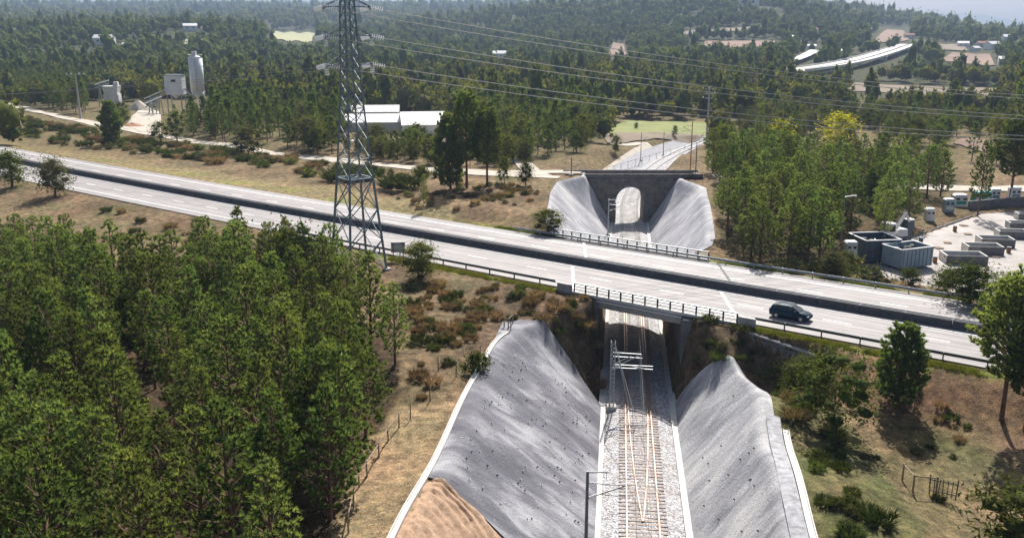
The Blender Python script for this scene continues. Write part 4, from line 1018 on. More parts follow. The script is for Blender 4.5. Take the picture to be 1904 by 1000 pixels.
# open concrete bays (troughs)
def bay(label, px, pyy, L, W, Hh, rz):
    x, y = on_plane(px, pyy, YZ); t = thing('concrete_bay', label, 'concrete trough', (x, y, YZ + .01), rz, 'open concrete bays in the recycling yard'); w = .22
    for nm2, c_, d in (('front_wall', (0, -W/2, Hh/2), (L, w, Hh)), ('back_wall', (0, W/2, Hh/2), (L, w, Hh)), ('end_wall', (-L/2 + w/2, 0, Hh/2 - .01), (w, W - w - .01, Hh)), ('end_wall', (L/2 - w/2, 0, Hh/2 - .01), (w, W - w - .01, Hh))):
        m_ = MB(); m_.box(c_, d); part(nm2, m_, M['concrete_white'] if 'front' not in nm2 else M['concrete_dark'], t, world=False)  # front wall takes the dark concrete, its shade painted into the colour
    m_ = MB(); m_.box((0, 0, .05), (L - .5, W - .5, .08)); part('floor_slab', m_, M['scrap'], t, world=False)
bay('dark-fronted open concrete bay nearest the bushes in the recycling yard', 1790, 487, 5.8, 3.2, 1.3, R(-6))
bay('open concrete bay behind the young tree in the yard, second from the bushes', 1826, 470, 5.2, 2.9, 1.3, R(-6))
bay('open concrete bay in the middle of the yard with pale end wall', 1849, 456, 5.0, 2.9, 1.3, R(-8))
bay('long open concrete bay right of the middle of the yard', 1880, 441, 4.6, 2.4, 1.2, R(-8))
bay('farthest visible open concrete bay at the right edge of the yard', 1898, 425, 4.4, 2.3, 1.2, R(-8))
bay('low concrete bay cut by the right edge of the picture', 1912, 408, 4.2, 2.2, 1.2, R(-8))
ykb = [YARD[0], YARD[6], YARD[5], YARD[4]]
m_ = MB(); [m_.bar((*a, YZ + .1), (*c_, YZ + .1), .25, .3) for a, c_ in zip(ykb[:-1], ykb[1:])]; struct('kerb', m_, M['concrete_dark'])
# drop-off containers along the back of the yard
def cabinet(name, label, px, pyy, w, d, h, mat, rz=0.0, lid=True, cat='recycling bin', window=None, group=None):
    x, y, z = at(px, pyy); t = thing(name, label, cat, (x, y, z), rz, group)
    m_ = MB(); m_.box((0, 0, h/2), (w, d, h), 0, .9); part('body', m_, M[mat], t, world=False)
    if lid: m_ = MB(); m_.box((0, 0, h + .12), (w*1.06, d*1.06, .24), 0, .8); part('lid', m_, M['white'], t, world=False)
    for s in (-1, 1): m_ = MB(); m_.box((s*w*.25, -d*.475, h*.72), (w*.26, .06, h*.16)); part('slot', m_, M['black'], t, world=False)
    m_ = MB(); m_.box((0, -d*.49, h*.38), (w*.7, .03, h*.28)); part('panel', m_, M[window or 'dirtywhite'], t, world=False)
    return t
cabinet('recycling_bin', 'small white bin with white lid standing alone on the dry grass by the yard', 1727, 410, 1.5, 1.3, 2.0, 'dirtywhite')
cabinet('recycling_bin', 'grey-green bin with white lid left of the row of containers', 1762, 394, 1.7, 1.4, 2.3, 'bluegrey')
cabinet('recycling_bin', 'long grey container with blue and teal print at the left end of the container row', 1782, 383, 2.6, 2.0, 2.1, 'dirtywhite', window='teal')
cabinet('recycling_bin', 'bright teal container, left of the two teal ones behind the pine trunk', 1815, 376, 1.6, 1.8, 2.1, 'teal', lid=False)
cabinet('recycling_bin', 'bright teal container right of its teal twin in the container row', 1831, 375, 1.6, 1.8, 2.1, 'teal', lid=False)
cabinet('recycling_bin', 'white container with blue top slots right of the teal ones', 1847, 372, 1.8, 1.7, 2.1, 'white', window='bluegrey')
cabinet('recycling_bin', 'white container with a tapering top, rightmost of the container row', 1884, 371, 2.0, 1.8, 2.3, 'white', window='bluegrey')
cabinet('equipment_cabinet', 'pale grey cabinet among bushes just left of the dark skip', 1580, 478, 1.6, 1.4, 2.2, 'dirtywhite', cat='cabinet')
m_ = MB()
w0 = at(1790, 385); w1_ = at(1904, 375); w2 = at(1990, 372); rwy = thing('yard_wall', 'dark low retaining wall below the row of recycling containers', 'wall', w0)
for a, c_ in ((w0, w1_), (w1_, w2)):
    m_ = MB(); m_.bar((a[0], a[1] - 2.2, YZ + .9), (c_[0], c_[1] - 2.2, YZ + .9), .4, 1.9); part('wall_panel', m_, M['concrete_dark'], rwy)
# street lamp among the pines
x, y, z = at(1563, 452); _, zt = at_y(1563, 366, y); sl2 = thing('street_lamp', 'slim street lamp with flat white head among the pines left of the yard', 'street lamp', (x, y, z)); h = zt - z
m_ = MB(); m_.tube((0, 0, 0), (0, 0, h), .1, .06, 8); m_.tube((0, 0, h), (1.0, -.2, h + .2), .05, .04, 6); part('pole_shaft', m_, M['steel'], sl2, world=False)
m_ = MB(); m_.box((1.3, -.25, h + .2), (.9, .35, .16), -.2, .8); part('lamp_head', m_, M['white'], sl2, world=False)
# small white van glimpsed beyond the pines
x, y, z = at(1309, 424)
# ------------------------------------------------------------------ works beyond the service road
def shed(name, label, cx, cy, L, W, eave, ridge, rz, wall, roof, z=None, doors=True, group=None, windows=0):
    z = hz(cx, cy) if z is None else z
    t = thing(name, label, 'building', (cx, cy, z), rz, group)
    m_ = MB(); m_.add([(-L/2, -W/2, -.5), (L/2, -W/2, -.5), (L/2, W/2, -.5), (-L/2, W/2, -.5), (-L/2, -W/2, eave), (L/2, -W/2, eave), (L/2, W/2, eave), (-L/2, W/2, eave), (-L/2, 0, ridge - .05), (L/2, 0, ridge - .05)],
        [(0,1,5,4), (2,3,7,6), (1,2,6,9,5), (3,0,4,8,7)]); part('wall', m_, wall, t, world=False)
    for s in (-1, 1):
        m_ = MB(); e = .45; dz = (ridge - eave) / (W/2) * e
        m_.hexa([(-L/2 - .3, s*(W/2 + e), eave - dz), (L/2 + .3, s*(W/2 + e), eave - dz), (L/2 + .3, 0, ridge), (-L/2 - .3, 0, ridge), (-L/2 - .3, s*(W/2 + e), eave - dz + .14), (L/2 + .3, s*(W/2 + e), eave - dz + .14), (L/2 + .3, 0, ridge + .14), (-L/2 - .3, 0, ridge + .14)]); part('roof', m_, roof, t, world=False)
    if doors:
        m_ = MB(); m_.box((L*.18, -W/2 - .03, eave*.42), (min(3.4, L*.25), .08, eave*.84)); part('door', m_, M['dirtywhite'], t, world=False)
        for k in range(int(L / 1.2)): m_ = MB(); m_.box((-L/2 + .6 + k * 1.2, -W/2 - .02, eave/2), (.09, .05, eave - .1)); part('wall_rib', m_, wall, t, world=False)
    for k in range(windows):
        m_ = MB(); m_.box((-L/2 + (k + .6) * L / (windows + .2), -W/2 - .03, eave*.62), (L*.11, .08, eave*.25)); part('window', m_, M['glass'], t, world=False)
    return t
x, y, z = at(775, 252); shed('warehouse', 'large white metal warehouse with gabled white roof among the trees', x + 1.5, y + 6, 14.5, 20, 4.2, 7.4, R(9), M['dirtywhite'], M['white'])
x, y, z = at(700, 246); shed('warehouse', 'lower white-roofed shed left of the big warehouse behind the pylon', x - 1, y + 5, 20, 14, 3.6, 5.6, R(4), M['dirtywhite'], M['white'])
x, y, z = at(688, 226); shed('warehouse', 'rusty pale roofed shed behind the two white warehouses', x, y, 22, 10, 4.0, 6, R(5), M['concrete'], M['dirtywhite'])
# silo
x, y, z = at(372, 215); sy = y; _, ztop = at_y(366, 108, sy); _, zbot = at_y(368, 170, sy)
si = thing('silo', 'tall white cement silo standing on steel legs beside the white block', 'silo', (x, y, z)); h1 = ztop - z; h0 = max(4, zbot - z); rr = 24 / 2 / FPX * y * 1.02
m_ = MB(); m_.tube((0, 0, h0), (0, 0, h1), rr, n=20); m_.tube((0, 0, h0), (0, 0, h0 - 3.4), rr, .5, 20); m_.tube((0, 0, h1), (0, 0, h1 + .8), rr, rr*.5, 20); part('tank', m_, M['white'], si, True, False)
for k in range(5): m_ = MB(); zz = h0 + (h1 - h0) * k / 4; m_.tube((0, 0, zz - .12), (0, 0, zz + .12), rr + .06, n=20, cap=False); part('hoop', m_, M['white'], si, world=False)
for a in range(4): m_ = MB(); t_ = a * 1.571 + .6; m_.bar((rr*.85*math.cos(t_), rr*.85*math.sin(t_), -.3), (rr*.85*math.cos(t_), rr*.85*math.sin(t_), h0 + .2), .4); part('leg', m_, M['dirtywhite'], si, world=False)
m_ = MB(); m_.box((-.3, 0, h1 + 1.7), (1.7, 1.5, 1.9)); part('filter_box', m_, M['dirtywhite'], si, world=False)
m_ = MB(); [m_.tube((rr*1.02*math.cos(t), rr*1.02*math.sin(t), h1 + 1.2), (rr*1.02*math.cos(t + .6), rr*1.02*math.sin(t + .6), h1 + 1.2), .05, n=4) for t in np.arange(0, 6.2, .6)]; part('top_railing', m_, M['steel'], si, world=False)
m_ = MB(); [m_.bar((rr*.3 + s*.25, -rr*1.03, h0), (rr*.3 + s*.25, -rr*1.03, h1), .06) for s in (-1, 1)]; part('ladder', m_, M['steel_dark'], si, world=False)
# white batching block
x, y, z = at(331, 214); _, zt = at_y(331, 140, y); _, zb_ = at_y(331, 176, y); wB = 31 / FPX * y
bl = thing('batching_tower', 'white cube-shaped batching plant cabin with one small dark window, on a steel frame', 'building', (x, y, z), R(-3)); hb = max(2.5, zb_ - z); ht = zt - z
m_ = MB(); m_.box((0, 0, (hb + ht) / 2), (wB, wB*.7, ht - hb)); part('cabin', m_, M['white'], bl, world=False)
m_ = MB(); m_.box((0, 0, ht + .12), (wB*1.05, wB*.75, .25)); part('roof', m_, M['steel_dark'], bl, world=False)
m_ = MB(); m_.box((wB*.05, -wB*.36, hb + (ht - hb)*.72), (wB*.26, .12, (ht - hb)*.13)); part('window', m_, M['glass'], bl, world=False)
for sx in (-1, 1):
    for sy_ in (-1, 1): m_ = MB(); m_.bar((sx*wB*.42, sy_*wB*.3, -.3), (sx*wB*.42, sy_*wB*.3, hb), .35); part('leg', m_, M['steel'], bl, world=False)
m_ = MB(); m_.tube((0, 0, hb + .1), (0, 0, hb - 1.6), wB*.3, .4, 12); part('chute', m_, M['dirtywhite'], bl, world=False)
m_ = MB(); m_.bar((wB*.5, 0, hb + 2.5), (wB*1.05, 0, hb - 1.5), .5); part('screw_conveyor', m_, M['dirtywhite'], bl, world=False)
def conveyor(label, p0, p1, base, w=1.8):
    x, y, z = at(*base); xa, za = at_y(p0[0], p0[1], y); xb, zb = at_y(p1[0], p1[1], y + 2); t = thing('conveyor', label, 'conveyor', (x, y, z))
    for dz, nm2, mt_ in ((0, 'belt', 'dirtywhite'), (-1.3, 'truss', 'steel')): m_ = MB(); m_.bar((xa, y, za + dz), (xb, y + 2, zb + dz), w, .45); part(nm2, m_, M[mt_], t)
    for f in (.25, .75): xx = xa + (xb - xa)*f; zz = za + (zb - za)*f; m_ = MB(); m_.bar((xx - .8, y + 1, z), (xx, y + 1, zz), .3); m_.bar((xx + .8, y + 1, z), (xx, y + 1, zz), .3); part('trestle', m_, M['steel'], t)
conveyor('long inclined belt conveyor rising towards the white block', (268, 184), (307, 167), (288, 212))
conveyor('short inclined conveyor at the left aggregate plant', (176, 158), (202, 150), (190, 200))
conveyor('grey truss conveyor below the longer one beside the aggregate heap', (270, 193), (300, 180), (285, 214))
x, y, z = at(212, 205); cr_ = thing('crusher', 'pale grey screening and crusher unit among the trees at the left works', 'machine', (x, y, z)); zt = at_y(212, 155, y)[1] - z
for nm2, c_, d, tp in (('frame', (0, 0, zt*.3), (6, 4, zt*.6), 1), ('hopper', (0, 0, zt*.75), (5, 4, zt*.3), 1.25), ('motor_housing', (2, 0, zt*.97), (2, 2, zt*.16), .8)):
    m_ = MB(); m_.box(c_, d, .1, tp); part(nm2, m_, M['dirtywhite'], cr_, world=False)
def heap(label, px, pyy, r, h, mat):
    x, y, z = at(px, pyy); m_ = MB(); rows = []
    for k in range(7):
        t = k / 6; rows.append([(x + r*(1 - t)*math.cos(a)*(1 + .15*math.sin(a*3 + px)), y + r*(1 - t)*math.sin(a), z - .3 + h*(1 - (1 - t)**1.3) + .2*math.sin(a*5 + k)) for a in np.linspace(0, 2*math.pi, 18, endpoint=False)])
    m_.strip(rows, True); tag(link('aggregate_heap', mesh_of('aggregate_heap', m_.v, m_.f, M[mat], True)), label, 'heap')
heap('small tan aggregate heap between the crusher and the white block', 258, 205, 5, 4.5, 'track_sand')
heap('brown soil heap on the works yard beside the service road', 246, 236, 5, 1.6, 'rust')
# far houses and sheds
hs = [(1826, 88, 9, 'red'), (1845, 92, 12, 'w'), (1812, 96, 8, 'w'), (1876, 78, 11, 'w'), (1893, 60, 16, 'w'), (1866, 58, 10, 'red'), (1790, 88, 9, 'w'), (1558, 100, 7, 'w'), (1510, 62, 9, 'red'), (1508, 92, 8, 'w'), (1466, 76, 9, 'w'), (1690, 72, 8, 'red'),
      (354, 58, 12, 'w'), (385, 60, 9, 'red'), (22, 66, 10, 'w'), (236, 90, 9, 'w'), (195, 84, 16, 'w'), (320, 52, 14, 'red'), (240, 52, 14, 'red'), (930, 110, 14, 'w'), (1055, 14, 22, 'w'), (1300, 10, 30, 'red'), (1240, 12, 24, 'w'), (1350, 8, 28, 'w'), (1390, 14, 20, 'w'), (1480, 14, 22, 'w'), (1610, 62, 9, 'w'), (1870, 120, 12, 'w'), (418, 134, 7, 'w'), (60, 180, 8, 'w'), (1756, 66, 9, 'w'), (1640, 112, 8, 'w')]
fixed = {0: 'red-roofed house on the hillside at the far right above the brown field', 4: 'largest pale house at the right edge near the skyline', 19: 'white shed with blue door beyond the woods in the middle distance', 21: 'red-roofed building of the hilltop village on the skyline', 16: 'long grey shed roof in the woods behind the left works'}
SETTLE_H = []; HOUSES = []
for i, (px, pyy, L, k) in enumerate(hs):
    x, y, z = at(px, pyy); dist = math.hypot(x, y); sc_h = L * max(1, dist / 900)
    lab = fixed.get(i) or f"{'red-roofed' if k == 'red' else 'white'} far-off house " + ('on the right-hand hillside' if px > 1700 else 'below the hill right of centre' if px > 1400 else 'of the hilltop village' if px > 1000 else 'in the woods on the left')
    SETTLE_H.append((lab, x, y, z)) if i not in fixed else None
    grp = None if i in fixed else ('far houses ' + ('on the right-hand hillside' if px > 1700 else 'below the hill right of centre' if px > 1400 else 'of the hilltop village' if px > 1000 else 'in the left woods'))
    ho = shed('house', lab, x, y, sc_h, sc_h*.7, sc_h*.38, sc_h*.55, rnd.uniform(-.5, .5), M['wallpale'] if k == 'red' else M['white'], M['roof_red'] if k == 'red' else M['dirtywhite'], z, False, grp, 2)
    if i not in fixed: HOUSES.append((ho, x, y, 3))
# far motorway viaduct on the right
def far_road(pp, zoff, w, label):
    P_ = [at(*p) for p in pp]; L, t = smooth_line([(p[0], p[1], p[2]) for p in P_], 14); L[:, 2] = np.interp(t, [0, t[-1]], [L[0, 2] + zoff, L[-1, 2] + zoff * .6]); 
    L[:, 2] = np.maximum(L[:, 2], H(L[:, 0], L[:, 1]) + 1.2); N = normals2(L)
    v_ = thing('far_motorway', label, 'road viaduct', (*L[0, :2], 0)); 
    for s in (-1, 1):
        m_ = MB(); rows = [[(x + n_[0]*(s*w*.52 + a*w*.40), y + n_[1]*(s*w*.52 + a*w*.40), z + dz) for a, dz in ((-1, -.9), (-1, .0), (1, .0), (1, -.9))] for (x, y, z), n_ in zip(L, N)]; m_.strip(rows, True); part('deck', m_, M['concrete_white'], v_)
        m_ = MB(); rows = [[(x + n_[0]*(s*w*.96 + a), y + n_[1]*(s*w*.96 + a), z + dz) for a, dz in ((-.2, 0), (-.2, 1.1), (.2, 1.1), (.2, 0))] for (x, y, z), n_ in zip(L, N)]; m_.strip(rows, True); part('parapet', m_, M['concrete_white'], v_)
    for k in range(2, len(L) - 1, 4):
        x, y, z = L[k]; g = hz(x, y)
        if z - g > 2.5: m_ = MB(); m_.bar((x, y, g - 1), (x, y, z - .8), 3, 3); part('pier', m_, M['concrete'], v_)
far_road([(1470, 143), (1540, 133), (1590, 123), (1640, 107), (1690, 87)], 4.5, 11, 'pale dual carriageway curving up through the woods at the far right')
ribbon('service_road', pts_at((1474, 119), (1495, 112), (1516, 100)), 10, M['concrete_white'], 3.5, 8, 3)

# clutter of the recycling yard
for k, (px, pyy, kd) in enumerate(((1745, 462, 0), (1762, 452, 0), (1720, 470, 1), (1738, 488, 1), (1800, 436, 0), (1775, 430, 1), (1850, 478, 0), (1875, 470, 1), (1712, 452, 1), (1792, 420, 0))):
    x, y = on_plane(px, pyy, YZ); wh_ = ['right beside the pale skip', 'near the middle of the yard', 'at the kerb side of the yard', 'close to the open skips', 'beside the bays', 'in the shade of the pine', 'between bays and guard rail', 'at the right edge of the yard', 'behind the pale skip', 'at the far kerb of the yard'][k]
    if kd == 0:
        t = thing('wooden_pallet', f'weathered wooden pallet lying on the yard floor {wh_}', 'pallet', (x, y, YZ + .01), rnd.uniform(0, 3))
        for i in range(6): m_ = MB(); m_.box((-.5 + i * .2, 0, .13), (.12, 1.2, .03)); part('board', m_, M['timber'], t, world=False)
        for i in (-.5, 0, .5): m_ = MB(); m_.box((0, i, .06), (1.1, .1, .1)); part('bearer', m_, M['timber'], t, world=False)
    else:
        t = thing('steel_drum', f'rusty steel drum standing on the yard floor {wh_}', 'drum', (x, y, YZ + .01)); m_ = MB(); m_.tube((0, 0, 0), (0, 0, .9), .32, n=12); part('shell', m_, M['rust'] if k % 2 else M['skipblue'], t, True, False); m_ = MB(); m_.tube((0, 0, .86), (0, 0, .93), .34, n=12); part('rim', m_, M['steel_dark'], t, world=False)

# ------------------------------------------------------------------ vegetation prototypes (trunk mesh + crown mesh)
def blades(Cn, D, n, L, W, spread, g):
    m = len(Cn); C_ = np.repeat(Cn, n, 0); d = np.repeat(D, n, 0) + spread * g.standard_normal((m * n, 3)); d /= np.linalg.norm(d, axis=1)[:, None]
    s = np.cross(d, g.standard_normal((m * n, 3))); s /= np.linalg.norm(s, axis=1)[:, None] + 1e-9
    l = L * g.uniform(.7, 1.2, (m * n, 1)); w = W * g.uniform(.7, 1.3, (m * n, 1))
    V = np.stack([C_ - s * w / 2 + d * l * .05, C_ + s * w / 2 + d * l * .05, C_ + d * l], 1).reshape(-1, 3)
    return V, np.arange(len(V)).reshape(-1, 3)
def leafcards(Cn, n, size, rad, g, up=.4):
    m = len(Cn); C_ = np.repeat(Cn, n, 0) + rad * g.standard_normal((m * n, 3)) * np.array([1, 1, .8])
    a = g.standard_normal((m * n, 3)); a /= np.linalg.norm(a, axis=1)[:, None]; b_ = np.cross(a, g.standard_normal((m * n, 3)) + [0, 0, up]); b_ /= np.linalg.norm(b_, axis=1)[:, None] + 1e-9
    s = size * g.uniform(.6, 1.3, (m * n, 1))
    V = np.stack([C_ - a * s * .5, C_ + b_ * s * .38, C_ + a * s * .5], 1).reshape(-1, 3)
    return V, np.arange(len(V)).reshape(-1, 3)
def tubeV(p0, p1, r0, r1, n=5):
    m_ = MB(); m_.tube(p0, p1, r0, r1, n, False); F = []
    for f in m_.f: F += [(f[0], f[1], f[2]), (f[0], f[2], f[3])]
    return np.array([tuple(v_) for v_ in m_.v]), np.array(F)
def cat(parts):
    V, F, o = [], [], 0
    for v_, f_ in parts: V.append(v_); F.append(f_ + o); o += len(v_)
    return np.concatenate(V), np.concatenate(F)
def pine_proto(seed, Ht, cb, Rr, wh, nb_, ts, nbl, bl, bw, trunk_r=.16, dense=1.0, form=.75):
    g = np.random.default_rng(seed); tr = []; C_, D_ = [], []
    bend = g.uniform(-.5, .5, 2); axis = lambda z: np.array([bend[0] * math.sin(z / Ht * 2.2) * .5, bend[1] * math.sin(z / Ht * 1.7) * .5, z])
    zs = np.linspace(-.4, Ht * .96, 8)
    for a, b_ in zip(zs[:-1], zs[1:]): tr.append(tubeV(axis(a), axis(b_), trunk_r * (1 - .85 * max(a, 0) / Ht), trunk_r * (1 - .85 * b_ / Ht), 6))
    z = Ht * cb
    while z < Ht * .985:
        t = (z - Ht * cb) / (Ht * (1 - cb)); L0 = Rr * ((1 - t) ** form) * min(1, .45 + 2.2 * t) + .25
        k = max(3, int(nb_ * (1 - .45 * t))); a0 = g.uniform(0, 6.28)
        for j in range(k):
            if g.random() < .10: continue
            a = a0 + 6.283 * j / k + g.normal(0, .25); L = L0 * g.uniform(.65, 1.15); el = R(g.uniform(12, 30) + 38 * t)
            p0 = axis(z + g.uniform(-.15, .15)); d = np.array([math.cos(a) * math.cos(el), math.sin(a) * math.cos(el), math.sin(el)]); p1 = p0 + d * L
            p1[2] += .12 * L
            if L > .8: tr.append(tubeV(p0, p1, .045 * L / 2 + .012, .012, 3))
            nt_ = max(2, int(L * .75 / ts * dense) + 1)
            side = np.array([-math.sin(a), math.cos(a), 0])
            for i in range(nt_):
                f = 1 - .72 * i / nt_; c_ = p0 + (p1 - p0) * f
                for sgn in ((0,) if i == 0 else (-1, 1)):
                    off = side * sgn * (1 - f + .12) * L * g.uniform(.35, .75) + d * abs(sgn) * .2
                    C_.append(c_ + off + g.normal(0, .07, 3)); dd = d * .6 + side * sgn * .5 + np.array([0, 0, .75]); D_.append(dd / np.linalg.norm(dd))
        z += wh * g.uniform(.8, 1.2)
    top = axis(Ht); C_.append(top - [0, 0, .3]); D_.append(np.array([0, 0, 1.0])); C_.append(top - [0, 0, .7]); D_.append(np.array([0, 0, 1.0]))
    crown = blades(np.array(C_), np.array(D_), nbl, bl, bw, .42, g)
    return cat(tr), crown
def broad_proto(seed, Ht, Rr, nlobe, cards, size, lobe, trunk_r=.14, base=.3, hull=0, conic=0.0):
    g = np.random.default_rng(seed); tr = []; top = Ht
    fork = Ht * base; tr.append(tubeV((0, 0, -.3), (g.uniform(-.2, .2), g.uniform(-.2, .2), fork), trunk_r * 1.2, trunk_r * .8, 6)); L_ = []
    for k in range(nlobe):
        t = (k + .5) / nlobe; z = fork * .9 + (top - fork) * (t * .95) ; rr = Rr * math.sqrt(max(.05, 1 - (2 * t - .85) ** 2 * .85)) * (1 - conic * t); a = k * 2.4 + g.uniform(-.4, .4); q_ = rr * g.uniform(.35, .95)
        c_ = np.array([q_ * math.cos(a), q_ * math.sin(a), z]); L_.append(c_)
        if k % 2 == 0: tr.append(tubeV((0, 0, fork * .8 + .35 * (z - fork * .8)), c_, .05, .015, 3))
    C_ = np.array(L_); V, F = leafcards(C_, cards, size, lobe, g)
    hl = [(h_[0] + c_, h_[1]) for h_, c_ in ((ico_hull(lobe * .85, lobe * .75, 0, seed * 31 + i), c_) for i, c_ in enumerate(L_))]
    return cat(tr), cat([(V, F)] + hl)
def ico_hull(sx, sz, cz, seed, sub=1):
    import bmesh
    bm = bmesh.new(); bmesh.ops.create_icosphere(bm, subdivisions=sub, radius=1.0); g = np.random.default_rng(seed)
    V = np.array([v_.co[:] for v_ in bm.verts]); V *= g.uniform(.72, 1.1, (len(V), 1)); F = np.array([[v_.index for v_ in f.verts] for f in bm.faces]); bm.free()
    return V * [sx, sx, sz] + [0, 0, cz], F
def merged(V, F): return V, F
def make_tree(name, proto, leaf, label, cat_, group=None, trunk='bark', pname='trunk'):
    (tv, tf), (cv, cf) = proto
    t = thing(name, label, cat_, (0, 0, 0), 0, group)
    link(pname, fast_mesh(pname, tv, tf, M[trunk]), t); link('crown', fast_mesh('crown', cv, cf, M[leaf]), t)
    return t
g0 = np.random.default_rng(5)
PN = [pine_proto(100 + k, h_, cb, r_, .60, 6, .44, 17, .42, .115, .17, 1.05, fm) for k, (h_, cb, r_, fm) in enumerate(((11, .14, 2.8, .75), (12, .24, 2.7, .62), (10, .12, 2.9, .85), (11.5, .30, 2.6, .55), (9.5, .10, 2.7, .8), (12.5, .34, 2.8, .5)))]
PB = [pine_proto(150, 8, .05, 3.3, .45, 9, .38, 24, .42, .13, .2, 1.3, .42), pine_proto(151, 12, .3, 3.8, .55, 9, .40, 24, .42, .13, .22, 1.3, .45)]
PM = [pine_proto(200 + k, h_, cb, r_, .95, 5, .75, 7, .95, .2, .17, .8, fm) for k, (h_, cb, r_, fm) in enumerate(((11, .22, 2.7, .8), (12, .36, 2.6, .6), (10, .2, 2.6, .9), (12, .3, 2.3, .7)))]
BN = [broad_proto(300 + k, h_, r_, nl, 230, .30, .60, .14, .22, 0, cn) for k, (h_, r_, nl, cn) in enumerate(((6, 1.9, 16, .2), (7, 2.4, 20, .1), (5, 1.6, 12, .35)))]
BM_ = [broad_proto(400 + k, h_, r_, nl, 150, .44, .85, .16, .2, 0, cn) for k, (h_, r_, nl, cn) in enumerate(((8, 3.0, 16, .1), (9, 3.4, 18, .15), (7, 2.8, 13, .0), (10, 2.8, 16, .3)))]
SH = [broad_proto(500 + k, h_, r_, nl, 110, .26, .34, .05, .12, 0, .1) for k, (h_, r_, nl) in enumerate(((1.6, 1.1, 9), (2.2, 1.3, 11), (1.2, 1.3, 9)))]
BROOM = []
for k in range(3):
    g = np.random.default_rng(600 + k); n = 60; a = g.uniform(0, 6.28, n); r_ = np.sqrt(g.uniform(0, 1, n)) * .9; Cn = np.stack([r_ * np.cos(a), r_ * np.sin(a), g.uniform(.0, .7, n)], 1); D = np.stack([np.cos(a) * .5, np.sin(a) * .5, np.ones(n)], 1)
    BROOM.append((tubeV((0, 0, -.1), (0, 0, .6), .05, .02, 4), blades(Cn, D, 8, .95, .09, .35, g)))
KIND = {}
def kind(key, name, protos, leaf, cat_, pname='trunk', trunk='bark'): KIND[key] = dict(name=name, protos=protos, leaf=leaf, cat=cat_, made={}, pname=pname, trunk=trunk)
kind('pine', 'pine_tree', PN, 'needles', 'pine tree'); kind('pineb', 'pine_tree', PB, 'needles', 'pine tree'); kind('pinem', 'pine_tree', PM, 'needles', 'pine tree'); kind('oak', 'oak_tree', BM_, 'leaves', 'tree'); kind('olivem', 'olive_green_tree', BM_, 'olive', 'tree')
kind('young', 'young_tree', BN, 'olive', 'tree'); kind('yellow', 'yellow_tree', BM_, 'yellow', 'tree'); kind('fresh', 'fresh_green_tree', BM_, 'yellowish', 'tree'); kind('youngdark', 'dark_young_tree', BN, 'leaves', 'tree')
kind('shrub', 'shrub', SH, 'leaves', 'shrub', 'stem'); kind('broom', 'broom_bush', BROOM, 'broom', 'bush', 'stem'); kind('dry', 'dry_bush', BROOM, 'drybrush', 'bush', 'stem'); kind('oliveshrub', 'shrub', SH, 'olive', 'shrub', 'stem')
PH = lambda p: float(p[1][0][:, 2].max())
NCOUNT = {}
PLANTED = []; MASS = []
SHAPE = ['pointed', 'broad-topped', 'full-skirted', 'bare-stemmed', 'low-skirted', 'flat-topped']
def plant(key, x, y, height, label, group=None, z=None, width=1.0, var=None):
    if key == 'pinem': MASS.append((x, y, height, width)); return None
    K = KIND[key]; i = rnd.randrange(len(K['protos'])) if var is None else var
    if group and key == 'pine': label = ('tall ' if height > 11 else 'short ' if height < 9.6 else '') + SHAPE[i] + ' ' + label
    elif group and height > 0: label = label.replace(K['cat'], K['cat'], 1)
    z = hz(x, y) if z is None else z
    if i not in K['made']: o = make_tree(K['name'], K['protos'][i], K['leaf'], label, K['cat'], group, K['trunk'], K['pname']); K['made'][i] = o
    else:
        src = K['made'][i]; o = src.copy(); col.objects.link(o)
        for ch in src.children: c_ = ch.copy(); col.objects.link(c_); c_.parent = o
    o['label'] = label; PLANTED.append((o, x, y, height))
    if group: o['group'] = group
    elif 'group' in o: del o['group']
    s = height / PH(K['protos'][i]); o.location = (x, y, z - .05); o.scale = (s * width, s * width, s); o.rotation_euler = (0, 0, rnd.uniform(0, 6.28)); NCOUNT[key] = NCOUNT.get(key, 0) + 1
    return o
def plant_px(key, px, base, top, label, group=None, width=1.0, var=None, dz=0):
    x, y, z = at(px, base); _, zt = at_y(px, top, y); return plant(key, x, y, max(.5, zt - z), label, group, z, width, var)
# ------------------------------------------------------------------ where nothing grows
def poly_px(*pp): return [at(*p)[:2] for p in pp]
KEEP_OUT = [poly_px(*p) for p in (
    [(228, 250), (300, 256), (312, 214), (268, 195), (236, 214)], [(300, 228), (388, 228), (392, 208), (300, 208)], [(176, 216), (250, 220), (250, 200), (176, 196)],   # works
    [(640, 272), (845, 276), (845, 232), (640, 205)],                                    # warehouses
    [(1110, 310), (1330, 300), (1340, 224), (1150, 222)],
    [(1540, 200), (1850, 215), (1870, 162), (1590, 150)], [(1760, 290), (1840, 300), (1860, 260), (1780, 256)],
    [(1455, 175), (1530, 172), (1660, 145), (1710, 120), (1700, 95), (1640, 96), (1560, 122), (1465, 132)], [(1740, 140), (1860, 145), (1850, 98), (1760, 96)], [(1690, 100), (1800, 104), (1790, 82), (1690, 80)],
    [(1120, 128), (1175, 126), (1165, 80), (1135, 78)], [(1300, 105), (1480, 102), (1450, 76), (1300, 76)],
    [(492, 92), (590, 96), (592, 60), (498, 58)], [(336, 94), (396, 92), (392, 74), (340, 74)], [(1240, 80), (1420, 62), (1420, 49), (1280, 55)],
    [(1455, 165), (1520, 162), (1640, 135), (1700, 112), (1700, 84), (1640, 96), (1560, 122), (1465, 132)], [(1465, 132), (1520, 124), (1525, 96), (1465, 112)], [(1600, 100), (1700, 84), (1690, 52), (1640, 50)],
    [(1540, 530), (1640, 560), (2100, 600), (2100, 380), (1790, 380), (1700, 430)])]
LINES = []
